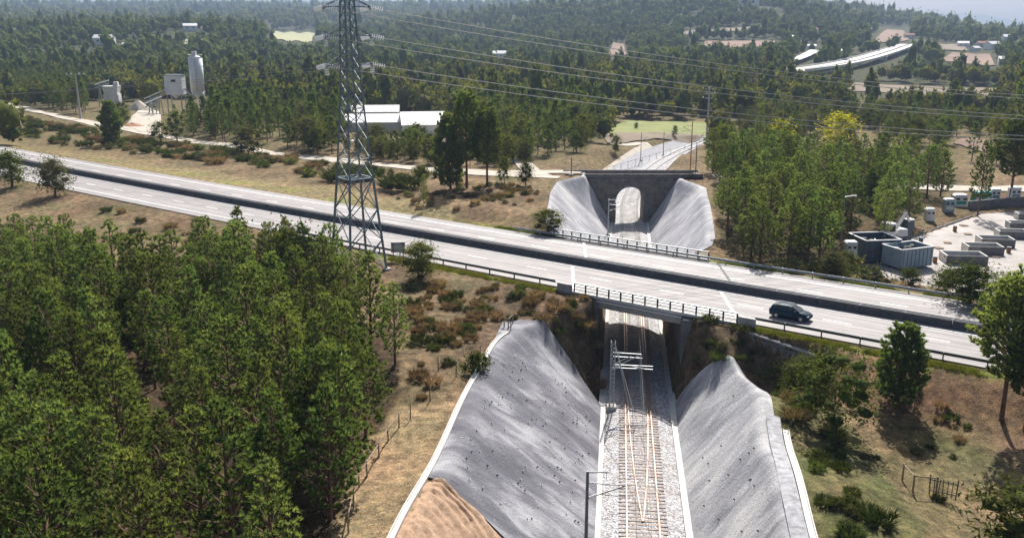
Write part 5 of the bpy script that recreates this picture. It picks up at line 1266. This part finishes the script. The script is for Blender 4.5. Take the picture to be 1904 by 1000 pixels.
for pp, w in (([(-400, 150), (0, 192), (180, 232), (290, 252), (400, 268), (500, 285), (640, 300), (900, 322), (1040, 331)], 5.5), ([(1560, 330), (1720, 349), (1904, 352), (2050, 354)], 5.5)):
    A = np.array([at(*p)[:2] for p in pp]); L, _ = smooth_line(A, 4.0); LINES.append((L, w))
def open_ground(x, y):
    x = np.asarray(x, float); y = np.asarray(y, float); ok = np.ones(x.shape, bool)
    q = rail_q(x, y); c_ = np.where(q < 0, crest(y, -1), crest(y, 1)) + 2.5
    ok &= ~((np.abs(q) < c_) & (y < 360)); p = hwy_p(x, y); ok &= ~((p > -14.5) & (p < 14.5) & (x > -430))
    for P_ in KEEP_OUT: ok &= ~in_poly(x, y, P_)
    for L, w in LINES:
        for k in range(0, len(L)): ok &= (x - L[k, 0]) ** 2 + (y - L[k, 1]) ** 2 > w * w
    for px, pyy in [(h[0], h[1]) for h in hs]:
        hx, hy, _ = AT_H[(px, pyy)]; d = math.hypot(hx, hy)
        ok &= ~(((x - hx) ** 2 < (.014 * d) ** 2) & (y < hy + .01 * d) & (y > hy - .16 * d))
    return ok
AT_H = {(h[0], h[1]): at(h[0], h[1]) for h in hs}
def scatter(poly, spacing, seed, jitter=.42, test=True):
    P_ = np.array(poly); g = np.random.default_rng(seed); xs = np.arange(P_[:, 0].min(), P_[:, 0].max(), spacing); ys_ = np.arange(P_[:, 1].min(), P_[:, 1].max(), spacing)
    X, Y = np.meshgrid(xs, ys_); X = X + (np.arange(len(ys_)) % 2)[:, None] * spacing / 2; X = (X + g.uniform(-jitter, jitter, X.shape) * spacing).ravel(); Y = (Y + g.uniform(-jitter, jitter, Y.shape) * spacing).ravel()
    k = in_poly(X, Y, poly)
    if test: k &= open_ground(X, Y)
    return X[k], Y[k]

# ------------------------------------------------------------------ the wood left of the cutting
def visible(x, y, z0, z1, m=60):
    a = proj(x, y, z0); b_ = proj(x, y, z1); return -m < a[0] < 1904 + m and b_[1] < 1000 + m and a[1] > -m
X, Y = scatter(WOOD_LEFT, 4.35, 11, test=True); order = np.argsort(Y); npn = 0
for i in order:
    x, y = X[i], Y[i]; z = hz(x, y); u, v_ = proj(x, y, z + 9)
    if not visible(x, y, z, z + 11, 90): continue
    h_ = rnd.triangular(6.8, 13.2, 11)
    if v_ < 430: h_ *= .86
    side = 'beside the cutting' if u > 560 and v_ > 560 else 'behind the pylon' if u > 540 else 'facing the motorway' if v_ < 440 else 'in its upper left' if v_ < 600 and u < 300 else 'in its upper middle' if v_ < 600 else 'at the left frame edge' if u < 200 else 'in its centre' if v_ < 760 else 'nearest the camera'
    plant('pine', x, y, h_, f'pine of the left wood, {side}', f'pines of the left wood {side}', z, rnd.uniform(1.0, 1.2)); npn += 1
for (px, b_, t_, k, w, lab) in ((652, 838, 575, 'pine', 1.0, 'tall pine with long bare trunk at the right edge of the wood above the cutting'), (545, 560, 392, 'young', 1.3, 'olive-leaved tree standing out of the wood just left of the pylon'),
    (22, 348, 266, 'youngdark', 1.25, 'dark bushy tree by the motorway at the left edge of the picture'), (102, 364, 280, 'young', 1.2, 'loose olive-green tree by the motorway, second from the left edge'),
    (780, 522, 440, 'youngdark', 1.6, 'round dense bush-like tree beside the road sign on the near verge'), (838, 352, 205, 'pineb0', .75, 'dark pine on the far bank, left of the tall trio behind the motorway'), (868, 350, 158, 'pineb1', .85, 'tallest dark pine of the group on the bank behind the motorway'),
    (906, 346, 190, 'pineb1', .95, 'broad dark pine on the far bank, right of the tallest one'), (788, 388, 322, 'pine', .75, 'small thin pine on the brown bank behind the motorway'), (938, 342, 285, 'fresh', .9, 'fresh green tree right of the dark pines above the brown bank'),
    (1018, 432, 383, 'youngdark', 2.0, 'dark bush at the left foot of the far concrete slope beside the motorway'), (978, 345, 290, 'young', .9, 'pale olive tree by the service road left of the arch bridge'),
    (1665, 752, 594, 'pineb0', 1.0, 'dense dark pine on the brown embankment below the motorway at right'), (1862, 778, 492, 'pineb1', 1.0, 'tall pine cut by the right edge of the picture in front of the motorway'), (1905, 800, 560, 'pineb1', .9, 'second pine at the right edge of the picture behind the tall one'),
    (1548, 800, 640, 'oak', 1.25, 'dark leafy tree between the granite wall and the round pine'), (1500, 742, 655, 'youngdark', 1.7, 'small dark tree just below the granite wall'), (1890, 1075, 885, 'oak', 1.5, 'light green bush cut by the bottom right corner'),
    (210, 268, 184, 'pineb0', .9, 'dark conifer beside the service road in front of the works'), (330, 264, 200, 'oak', 1.25, 'green tree beside the service road right of the works entrance'), (299, 262, 220, 'olivem', 1.3, 'olive tree left of the green one at the works entrance'),
    (462, 288, 228, 'olivem', 1.3, 'olive-coloured tree beside the service road in front of the dark pines'), (1558, 290, 202, 'yellow', 1.5, 'round bright yellow-green tree above the right pine stand'), (1450, 282, 214, 'yellow', 1.1, 'yellow tree beside the dark conifer behind the right pine stand'),
    (1345, 290, 222, 'fresh', 1.2, 'yellow-green tree right of the tall concrete pole'), (1411, 290, 190, 'pine', .55, 'narrow dark conifer between two yellow-green trees'), (1640, 290, 235, 'fresh', 1.0, 'yellowish tree right of the bright yellow-green one'),
    (1255, 254, 231, 'oak', 1.0, 'lone dark bush on the green field beyond the arch bridge'), (1183, 240, 226, 'oak', 1.0, 'small round tree on the green field left of the lone bush'), (1145, 286, 246, 'oak', .8, 'small tree at the left edge of the field beyond the arch'),
    (1817, 404, 256, 'pine', .85, 'slender pine with bare trunk in front of the recycling containers'), (1878, 372, 205, 'pineb1', 1.1, 'dark pine at the right edge behind the recycling containers'), (1640, 468, 350, 'pine', .9, 'light green pine just behind the skips'), (1905, 260, 140, 'pinem', 1.2, 'dark pine mass at the right edge above the orange field'),
    (1800, 566, 476, 'youngdark', 1.9, 'young dark tree in front of the concrete bays beside the motorway'), (1760, 540, 490, 'youngdark', 1.9, 'low dark tree just right of the pale skip'), (1870, 590, 500, 'youngdark', 1.9, 'young tree at the motorway edge in the right corner of the yard'),
    (1690, 530, 492, 'youngdark', 1.9, 'dark bush in front of the pale blue-grey skip'), (1620, 525, 488, 'oliveshrub', 1.2, 'olive shrub in front of the dark skip'), (1545, 515, 462, 'young', 1.9, 'pale olive bush between the pine stand and the skips')):
    plant_px(k.rstrip('01'), px, b_, t_, lab, None, w, int(k[-1]) if k[-1] in '01' else None)
# right-hand pine stand
STAND = poly_px((1320, 312), (1328, 400), (1345, 470), (1420, 500), (1530, 505), (1580, 470), (1680, 425), (1745, 385), (1770, 360), (1790, 335), (1700, 318), (1500, 314))
X, Y = scatter(STAND, 5.05, 21)
for x, y in zip(X, Y):
    z = hz(x, y); u, v_ = proj(x, y, z); 
    if 1690 < u and v_ > 372: continue
    side = 'beside the railway' if u < 1430 else 'beside the recycling yard' if u > 1620 else 'in its middle'
    h_ = rnd.triangular(6.0, 11.6, 9.5); plant('pine', x, y, h_, f'pine of the right stand, {side}', f'pines of the right stand {side}', z, rnd.uniform(1.2, 1.5))
# mid-distance woods, each tree its own
def mid(poly, spacing, seed, kinds, hmin, hmax, lab, grp):
    X, Y = scatter(poly, spacing, seed)
    for x, y in zip(X, Y):
        k = rnd.choices([a for a, _ in kinds], [b_ for _, b_ in kinds])[0]; k = k.replace('broomx', 'shrub'); nm2 = {'shrub': 'large green shrub', 'pinem': 'dark pine', 'oak': 'green broadleaf tree', 'olivem': 'olive-green tree', 'fresh': 'light green tree', 'pine': 'dark pine'}[k]
        plant(k, x, y, rnd.uniform(hmin, hmax), f'{nm2} {lab}', f'{nm2}s {grp}', None, rnd.uniform(.9, 1.15))
mid(poly_px((345, 262), (350, 235), (400, 215), (520, 225), (515, 285), (430, 275)), 5.2, 31, [('pinem', 1)], 8, 10.5, 'of the dense dark block beside the service road', 'of the dark block beside the service road')
mid(poly_px((520, 285), (515, 225), (630, 225), (640, 290)), 6.5, 32, [('pinem', 3), ('oak', 2), ('olivem', 1)], 7, 11, 'between the dark block and the pylon', 'between the dark block and the pylon')
mid(poly_px((690, 300), (700, 275), (850, 282), (1000, 290), (1010, 312), (900, 312)), 6, 33, [('oak', 3), ('olivem', 2), ('pinem', 1)], 5.5, 8.5, 'in the yard trees in front of the warehouse', 'in front of the warehouse')
mid(poly_px((850, 300), (850, 225), (1130, 225), (1130, 250), (1100, 300), (1020, 300)), 8.5, 34, [('pinem', 3), ('oak', 2), ('fresh', .4)], 9, 12, 'of the wood left of the green field', 'of the wood left of the green field')
mid(poly_px((-80, 190), (-80, 150), (160, 150), (170, 210), (130, 222), (0, 186)), 7.5, 35, [('pinem', 3), ('oak', 2)], 9, 12, 'by the far-left service road', 'on the far left')
mid(poly_px((1330, 290), (1345, 232), (1500, 205), (1760, 226), (1904, 240), (1904, 330), (1780, 300), (1650, 285), (1640, 250), (1500, 250), (1480, 270)), 9, 36, [('oak', 3), ('olivem', 2), ('pinem', 2), ('fresh', .5)], 7, 10, 'behind the right pine stand', 'behind the right pine stand')
mid(poly_px((310, 258), (318, 232), (395, 232), (400, 262)), 6.5, 37, [('pinem', 2), ('oak', 2)], 4.5, 6.6, 'in front of the silo and white block', 'in front of the silo')
mid(poly_px((150, 228), (160, 205), (175, 220), (232, 224), (232, 246), (190, 236)), 7, 38, [('pinem', 2), ('oak', 2)], 6, 8.5, 'in front of the crusher', 'in front of the crusher')
mid(poly_px((640, 300), (650, 262), (700, 262), (760, 300)), 7, 40, [('oak', 2), ('olivem', 2)], 4.5, 6.5, 'beside the left warehouse', 'beside the left warehouse')
mid(poly_px((395, 250), (400, 200), (520, 200), (520, 226), (410, 214)), 6.5, 51, [('oak', 2), ('pinem', 2)], 8, 11, 'right of the silo', 'right of the silo')
mid(poly_px((560, 330), (640, 338), (800, 345), (800, 318), (640, 310)), 7, 39, [('broomx', 1)], 2, 3.2, 'behind the pylon foot', 'behind the pylon foot')
# bushes on the strip between motorway and service road, and round about
def bushes(poly, n, seed, kinds, hmin, hmax, lab, grp, wd=1.3, test=True):
    g = np.random.default_rng(seed); P_ = np.array(poly); X = g.uniform(P_[:, 0].min(), P_[:, 0].max(), n * 6); Y = g.uniform(P_[:, 1].min(), P_[:, 1].max(), n * 6)
    k = in_poly(X, Y, poly) & (open_ground(X, Y) | (not test)); X, Y = X[k][:n], Y[k][:n]
    for x, y in zip(X, Y): kk = rnd.choice(kinds); nm2 = {'shrub': 'green shrub', 'broom': 'dark broom bush', 'dry': 'dry brown bush', 'oliveshrub': 'olive shrub'}[kk]; plant(kk, x, y, rnd.uniform(hmin, hmax), f'{nm2} {lab}', f'{nm2} {grp}', None, wd * rnd.uniform(.8, 1.2))
bushes(poly_px((-40, 250), (-40, 205), (300, 265), (640, 312), (830, 325), (820, 345), (640, 330), (300, 295)), 230, 41, ['broom', 'broom', 'shrub', 'oliveshrub', 'dry'], 1.2, 2.6, 'on the strip behind the motorway', 'between motorway and service road', 1.5)
bushes(poly_px((760, 520), (1040, 540), (1060, 600), (900, 640), (780, 760), (745, 620)), 90, 42, ['dry', 'dry', 'oliveshrub', 'broom'], .5, 1.3, 'above the left slope', 'in the scrub above the left slope')
bushes(poly_px((1320, 640), (1460, 700), (1520, 760), (1480, 800), (1420, 700)), 26, 43, ['dry', 'oliveshrub', 'broom', 'shrub'], .8, 1.6, 'below the granite wall', 'below the granite wall')
bushes(poly_px((1490, 780), (1560, 780), (1600, 1000), (1500, 1000)), 22, 44, ['broom', 'oliveshrub', 'shrub'], .5, 1.2, 'beside the right gravel strip', 'beside the right crest')
bushes(poly_px((1560, 640), (1800, 700), (1850, 900), (1600, 860)), 14, 45, ['broom', 'oliveshrub', 'dry'], .4, .9, 'on the right embankment', 'on the right embankment')
bushes(poly_px((1330, 500), (1640, 560), (1850, 590), (1780, 520), (1600, 500), (1430, 500)), 60, 46, ['shrub', 'oliveshrub', 'dry', 'broom'], 1.0, 2.2, 'beside the far guard rail', 'between guard rail and yard')
bushes(poly_px((760, 395), (1040, 420), (1030, 360), (900, 340), (720, 350)), 60, 47, ['dry', 'dry', 'oliveshrub'], .6, 1.3, 'on the brown bank behind the motorway', 'on the brown bank')
bushes(poly_px((140, 380), (560, 440), (540, 470), (330, 500), (160, 430)), 16, 48, ['dry', 'broom', 'oliveshrub'], .7, 1.5, 'on the dry verge by the left wood', 'on the dry verge')
bushes([(6.5, 97.5), (10.5, 97.5), (10.2, 106), (2, 108), (3, 100)], 22, 49, ['dry', 'oliveshrub', 'dry', 'broom'], .7, 1.5, 'between left slope and bridge', 'between left slope and bridge', 1.3, False)
bushes([(19.5, 93.5), (25, 90), (27, 94), (21, 99)], 14, 50, ['broom', 'oliveshrub', 'dry'], .7, 1.5, 'between right slope and bridge', 'between right slope and bridge', 1.3, False)
plant_px('broom', 744, 350, 322, 'large dark flat-topped hedge bush beside the brown bank', None, 2.4); plant_px('broom', 640, 336, 305, 'dark green bush mass just behind the foot of the pylon', None, 2.2)
for k, (px, b_, t_) in enumerate(((1615, 955, 930), (1637, 975, 940), (1585, 950, 925), (1745, 930, 915))): plant_px('broom', px, b_, t_, ['low dark bush on the right field left of the fence', 'dark bush on the right field, lowest of the small group', 'small dark tuft-like bush beside the right crest on the field', 'small bush at the foot of the field gate'][k], None, 1.2)
plant_px('broom', 640 + 0, 0 + 760, 735, 'upright dark broom at the wood edge', None, 1.0); plant_px('shrub', 885, 690, 640, 'upright green bush on the crest of the left slope', None, .7)

# labels that several trees share get their place in the row, read from left to right
ORD = ['leftmost', 'second from left', 'third from left', 'fourth from left', 'fifth from left', 'sixth from left', 'seventh from left', 'eighth from left']
def settle_labels():
    by = {}
    for o, x, y, h_ in PLANTED + HOUSES: by.setdefault(o['label'], []).append((o, x, y, h_))
    for lab, L in by.items():
        if len(L) == 1: continue
        pr_ = [(proj(x, y, hz(x, y) + h_ * .6), o) for o, x, y, h_ in L]
        if len(L) <= 8:
            for k, (_, o) in enumerate(sorted(pr_, key=lambda t: t[0][0])): o['label'] = f'{lab}, {ORD[k]}' if k < len(L) - 1 else f'{lab}, rightmost'
        else:
            ys_ = sorted(p[1] for p, _ in pr_); n = len(L); rows = max(2, math.ceil(n / 7.5)); nm3 = ['farthest', 'second', 'third', 'fourth', 'fifth', 'sixth', 'seventh', 'eighth', 'ninth', 'tenth', 'eleventh', 'twelfth', 'thirteenth', 'fourteenth', 'fifteenth', 'sixteenth', 'seventeenth', 'eighteenth', 'nineteenth', 'twentieth']
            pr_.sort(key=lambda t: t[0][1]); ch = [pr_[int(i * n / rows):int((i + 1) * n / rows)] for i in range(rows)]
            for r_, c_ in enumerate(ch):
                nm4 = 'farthest row' if r_ == 0 else 'nearest row' if r_ == rows - 1 else f'{nm3[min(r_, 19)]} row back to front'
                for k, (_, o) in enumerate(sorted(c_, key=lambda t: t[0][0])): o['label'] = f'{lab}, {nm4}, {ORD[min(k, 7)]}'.replace(' from left', '').replace(' back to front', '')
settle_labels()
# ------------------------------------------------------------------ far woods: one mass
def scatter_merge(name, X, Y, protos, mats, mi, S, seed, label, cat_=None, zoff=0.0, tilt=0.0):
    """protos: list of (V,F); mi: index of proto -> material; S: scale array"""
    g = np.random.default_rng(seed); which = g.integers(0, len(protos), len(X)); Z = H(X, Y) + zoff; Vs, Fs, Ms = [], [], []; o = 0
    for p, (V, F) in enumerate(protos):
        k = np.where(which == p)[0]
        if not len(k): continue
        a = g.uniform(0, 6.283, len(k)); c_, s_ = np.cos(a), np.sin(a); s = S[k] * g.uniform(.75, 1.25, len(k)); sz = s * g.uniform(.8, 1.25, len(k))
        vx = (V[None, :, 0] * c_[:, None] - V[None, :, 1] * s_[:, None]) * s[:, None] + X[k][:, None]; vy = (V[None, :, 0] * s_[:, None] + V[None, :, 1] * c_[:, None]) * s[:, None] + Y[k][:, None]; vz = V[None, :, 2] * sz[:, None] + Z[k][:, None]
        Vs.append(np.stack([vx, vy, vz], -1).reshape(-1, 3)); Fs.append((F[None] + (np.arange(len(k)) * len(V))[:, None, None]).reshape(-1, 3) + o); o += len(k) * len(V)
        Ms.append(np.repeat(mi[p], len(k) * len(F)))
    me = fast_mesh(name, np.concatenate(Vs), np.concatenate(Fs), mats, np.concatenate(Ms)); ob_ = link(name, me); ob_['kind'] = 'stuff'; ob_['label'] = label; ob_['category'] = cat_ or name.replace('_', ' ')
    return ob_
def far_proto(seed, kindp, nb_, sub=1):
    g = np.random.default_rng(seed)
    if kindp == 'pine': hull = ico_hull(1.9, 4.2, 6.2, seed, sub); n = nb_; a = g.uniform(0, 6.28, n); t = g.uniform(0, 1, n); rr = 2.4 * (1 - t) ** .7 + .2; Cn = np.stack([rr * np.cos(a), rr * np.sin(a), 3 + 7.5 * t], 1)
    else: hull = ico_hull(3.3, 3.2, 4.6, seed, sub); n = nb_; d = g.standard_normal((n, 3)); d /= np.linalg.norm(d, axis=1)[:, None]; Cn = d * [3.1, 3.1, 3.1] + [0, 0, 5.0]; Cn = Cn[Cn[:, 2] > 2]
    D = Cn - [0, 0, 4.5]; D /= np.linalg.norm(D, axis=1)[:, None]; D[:, 2] += .5
    return cat([hull, blades(Cn, D, 2, 1.3, 1.0, .5, g)])
def far_wood(r0, r1, sp, nb_, sub, scale, seed):
    g = np.random.default_rng(seed); n = int(.62 * 2 * .5 * (r1 * r1 - r0 * r0) / sp ** 2 * 1.35); rr = np.sqrt(g.uniform(r0 * r0, r1 * r1, n)); a = g.uniform(-.66, .66, n)
    X = rr * np.sin(a); Y = rr * np.cos(a); k = open_ground(X, Y)
    dens = wobble(X, Y, 60 + r0 * .04, 2) + .5 * wobble(X, Y, 17 + r0 * .02, 4); k &= dens > (-.62 if r0 < 1200 else -.8)
    for P_ in MIDP: k &= ~in_poly(X, Y, P_)
    X, Y = X[k], Y[k]; pr_ = [far_proto(seed + i, 'pine' if i % 2 else 'oak', nb_, sub) for i in range(5)]
    return X, Y, pr_
MIDP = [poly_px((285, 266), (290, 184), (412, 184), (412, 266)), poly_px((165, 256), (165, 190), (258, 190), (258, 256)), poly_px((345, 262), (350, 235), (400, 215), (520, 225), (515, 285), (430, 275)), poly_px((850, 300), (850, 225), (1130, 225), (1130, 250), (1100, 300), (1020, 300)), poly_px((1330, 290), (1345, 232), (1500, 205), (1760, 226), (1904, 240), (1904, 330), (1780, 300), (1500, 288)), poly_px((-80, 190), (-80, 150), (160, 150), (170, 210), (130, 222), (0, 186)), poly_px((520, 285), (515, 225), (630, 225), (640, 290)),
    poly_px((640, 335), (900, 335), (1120, 335), (1140, 285), (1100, 300), (640, 300)), poly_px((-60, 255), (-60, 188), (180, 232), (400, 268), (640, 300), (840, 325), (800, 350), (300, 300))]
MF = [M['needles_far'], M['leaves'], M['olive'], M['yellowish']]
for nm2, r0, r1, sp, nb_, sub, s_, sd_, lb in (('wood', 290, 700, 7.3, 46, 1, 1.0, 71, 'mixed pine and oak woods beyond the service road and the railway'), ('distant_wood', 700, 1500, 11.5, 16, 1, 1.15, 72, 'woods covering the plain in the middle distance'),
    ('distant_wood', 1500, 2700, 19, 5, 1, 1.7, 73, 'hazy woods on the lower hillsides'), ('distant_wood', 2700, 4400, 34, 3, 0, 2.6, 74, 'blue hazy woods up to the skyline')):
    X, Y, pr_ = far_wood(r0, r1, sp, nb_, max(sub, 1), s_, sd_)
    scatter_merge(nm2, X, Y, pr_, MF, [1, 0, 2 if r0 < 700 else 1, 0, 3 if r0 < 700 else 1], s_ * np.random.default_rng(sd_).uniform(.65, 1.45, len(X)), sd_, lb, 'woodland')

# ------------------------------------------------------------------ dry grass, scrub, green grass
def tuft(seed, n, L, W, rad, spread=.35):
    g = np.random.default_rng(seed); a = g.uniform(0, 6.28, n); r_ = rad * np.sqrt(g.uniform(0, 1, n)); Cn = np.stack([r_ * np.cos(a), r_ * np.sin(a), np.full(n, -.05)], 1); return blades(Cn, np.tile([0, 0, 1.0], (n, 1)), 1, L, W, spread, g)
def grass_area(name, poly, n, seed, protos, mat, s, label, wmask=None):
    g = np.random.default_rng(seed); P_ = np.array(poly); X = g.uniform(P_[:, 0].min(), P_[:, 0].max(), n); Y = g.uniform(P_[:, 1].min(), P_[:, 1].max(), n)
    q = rail_q(X, Y); c_ = np.where(q < 0, crest(Y, -1), crest(Y, 1)) + 1.4; k = in_poly(X, Y, poly) & ~(np.abs(q) < c_) & (np.abs(hwy_p(X, Y)) > 11.9)
    if wmask is not None: k &= wmask(X, Y)
    X, Y = X[k], Y[k]; return scatter_merge(name, X, Y, protos, [mat], [0] * len(protos), np.full(len(X), s), seed, label)
T1 = [tuft(k, 12, .5, .075, .34) for k in range(3)]; T2 = [tuft(10 + k, 20, .8, .075, .5, .6) for k in range(3)]
PL = [pine_proto(700 + k, h_, .2, r_, 1.25, 4, .95, 6, 1.15, .42, .17, .8, fm) for k, (h_, r_, fm) in enumerate(((11, 2.7, .8), (12, 2.6, .6), (10, 2.7, .85)))]
PLm = [cat([a, b_]) for a, b_ in PL]
mx = np.array(MASS); scatter_merge('pine_wood', mx[:, 0], mx[:, 1], [b_ for _, b_ in PL], [M['needles_far']], [0, 0, 0], mx[:, 2] / 11.0, 75, 'dark pines of the woods around the works, warehouse and green field', 'woodland')
scatter_merge('pine_wood_trunks', mx[:, 0], mx[:, 1], [a for a, _ in PL], [M['bark']], [0, 0, 0], mx[:, 2] / 11.0, 75, 'trunks of the dark pines around the works and warehouse', 'woodland')
LEFTSCRUB = poly_px((560, 440), (1045, 535), (1100, 600), (1090, 700), (960, 600), (840, 760), (760, 1010), (620, 1010), (740, 740), (700, 560))
RIGHTF = poly_px((1330, 620), (1500, 640), (1904, 700), (2000, 720), (2000, 1020), (1480, 1020), (1450, 760))
FARB = poly_px((0, 262), (300, 312), (600, 366), (760, 395), (960, 432), (1060, 440), (1070, 335), (900, 335), (640, 335), (300, 300), (0, 235))
VERGE = poly_px((130, 345), (600, 440), (760, 500), (640, 500), (330, 440), (330, 520), (140, 420))
RB = poly_px((1320, 330), (1330, 500), (1800, 570), (1800, 520), (1600, 500), (1760, 400), (1800, 340))
grass_area('dry_grass', LEFTSCRUB, 16000, 81, T1, M['straw'], 1.0, 'dry straw-coloured grass between the wood and the left slope')
grass_area('dry_scrub', LEFTSCRUB, 11000, 82, T2, M['drybrush'], 1.1, 'brown dead scrub between the wood and the left slope', lambda x, y: wobble(x, y, 4, 3) > -.1)
grass_area('dry_grass', RIGHTF, 20000, 83, T1, M['straw'], .8, 'dry grass on the right field and embankment')
grass_area('green_grass', RIGHTF, 16000, 84, T1, M['greengrass'], .6, 'green grass patches on the right field', lambda x, y: (wobble(x, y, 3.2, 2) > .15) | (rail_q(x, y) < 17))
grass_area('dry_scrub', RIGHTF, 6000, 85, T2, M['drybrush'], .8, 'brown dead scrub on the right embankment', lambda x, y: (wobble(x, y, 3, 8) > .2))
grass_area('dry_scrub', FARB, 15000, 86, T2, M['drybrush'], .9, 'brown scrub on the bank behind the motorway', lambda x, y: (wobble(x, y, 5, 9) > -.35))
STRIP = poly_px((-40, 262), (-40, 196), (180, 236), (400, 272), (640, 304), (860, 322), (850, 345), (640, 342), (300, 300))
grass_area('undergrowth', STRIP, 9000, 95, T2, M['broom'], 1.9, 'green and olive undergrowth on the strip between motorway and service road', lambda x, y: wobble(x, y, 7, 2) > -.15)
grass_area('dry_grass', FARB, 9000, 87, T1, M['straw'], 1.3, 'dry grass on the bank behind the motorway')
grass_area('dry_grass', VERGE, 7000, 88, T1, M['straw'], 1.1, 'dry grass on the verge between motorway and left wood')
grass_area('dry_grass', RB, 7000, 89, T1, M['straw'], 1.2, 'dry grass under and beside the right pine stand')
for p0_, p1_, sd_ in ((-13.2, -11.9, 91), (12.0, 13.3, 92)):
    g = np.random.default_rng(sd_); n = 2600; xs = g.uniform(-10, 60, n); pp = g.uniform(p0_, p1_, n); X, Y = hpt(xs, pp); q = np.abs(rail_q(X, Y)); k = (q > 10) & (wobble(X, Y, 3, 1) > -.3)
    scatter_merge('green_grass', X[k], Y[k], T1, [M['greengrass']], [0] * 3, np.full(k.sum(), .7), sd_, 'strip of bright green grass at the foot of the ' + ('near' if p0_ < 0 else 'far') + ' guard rail')

# ------------------------------------------------------------------ haze
hzm = bpy.data.materials.new('air'); hzm.use_nodes = True; nt = hzm.node_tree
for n_ in list(nt.nodes):
    if n_.type != 'OUTPUT_MATERIAL': nt.nodes.remove(n_)
pv = nt.nodes.new('ShaderNodeVolumePrincipled'); pv.inputs['Color'].default_value = (.52, .69, 1.0, 1); pv.inputs['Density'].default_value = HAZE; pv.inputs['Anisotropy'].default_value = .2
nt.links.new(pv.outputs[0], [n_ for n_ in nt.nodes if n_.type == 'OUTPUT_MATERIAL'][0].inputs['Volume'])
zlow = min(float(GZ.min()), -80) - 1.5
m_ = MB(); m_.box((0, 3850, (zlow + 420) / 2), (24000, 8000, 420 - zlow)); hb_ = link('haze', mesh_of('haze', m_.v, m_.f, hzm)); hb_['kind'] = 'stuff'
import os
if os.environ.get('DBG'): print('COUNTS', NCOUNT, npn, len(MASS), len(sc.objects))
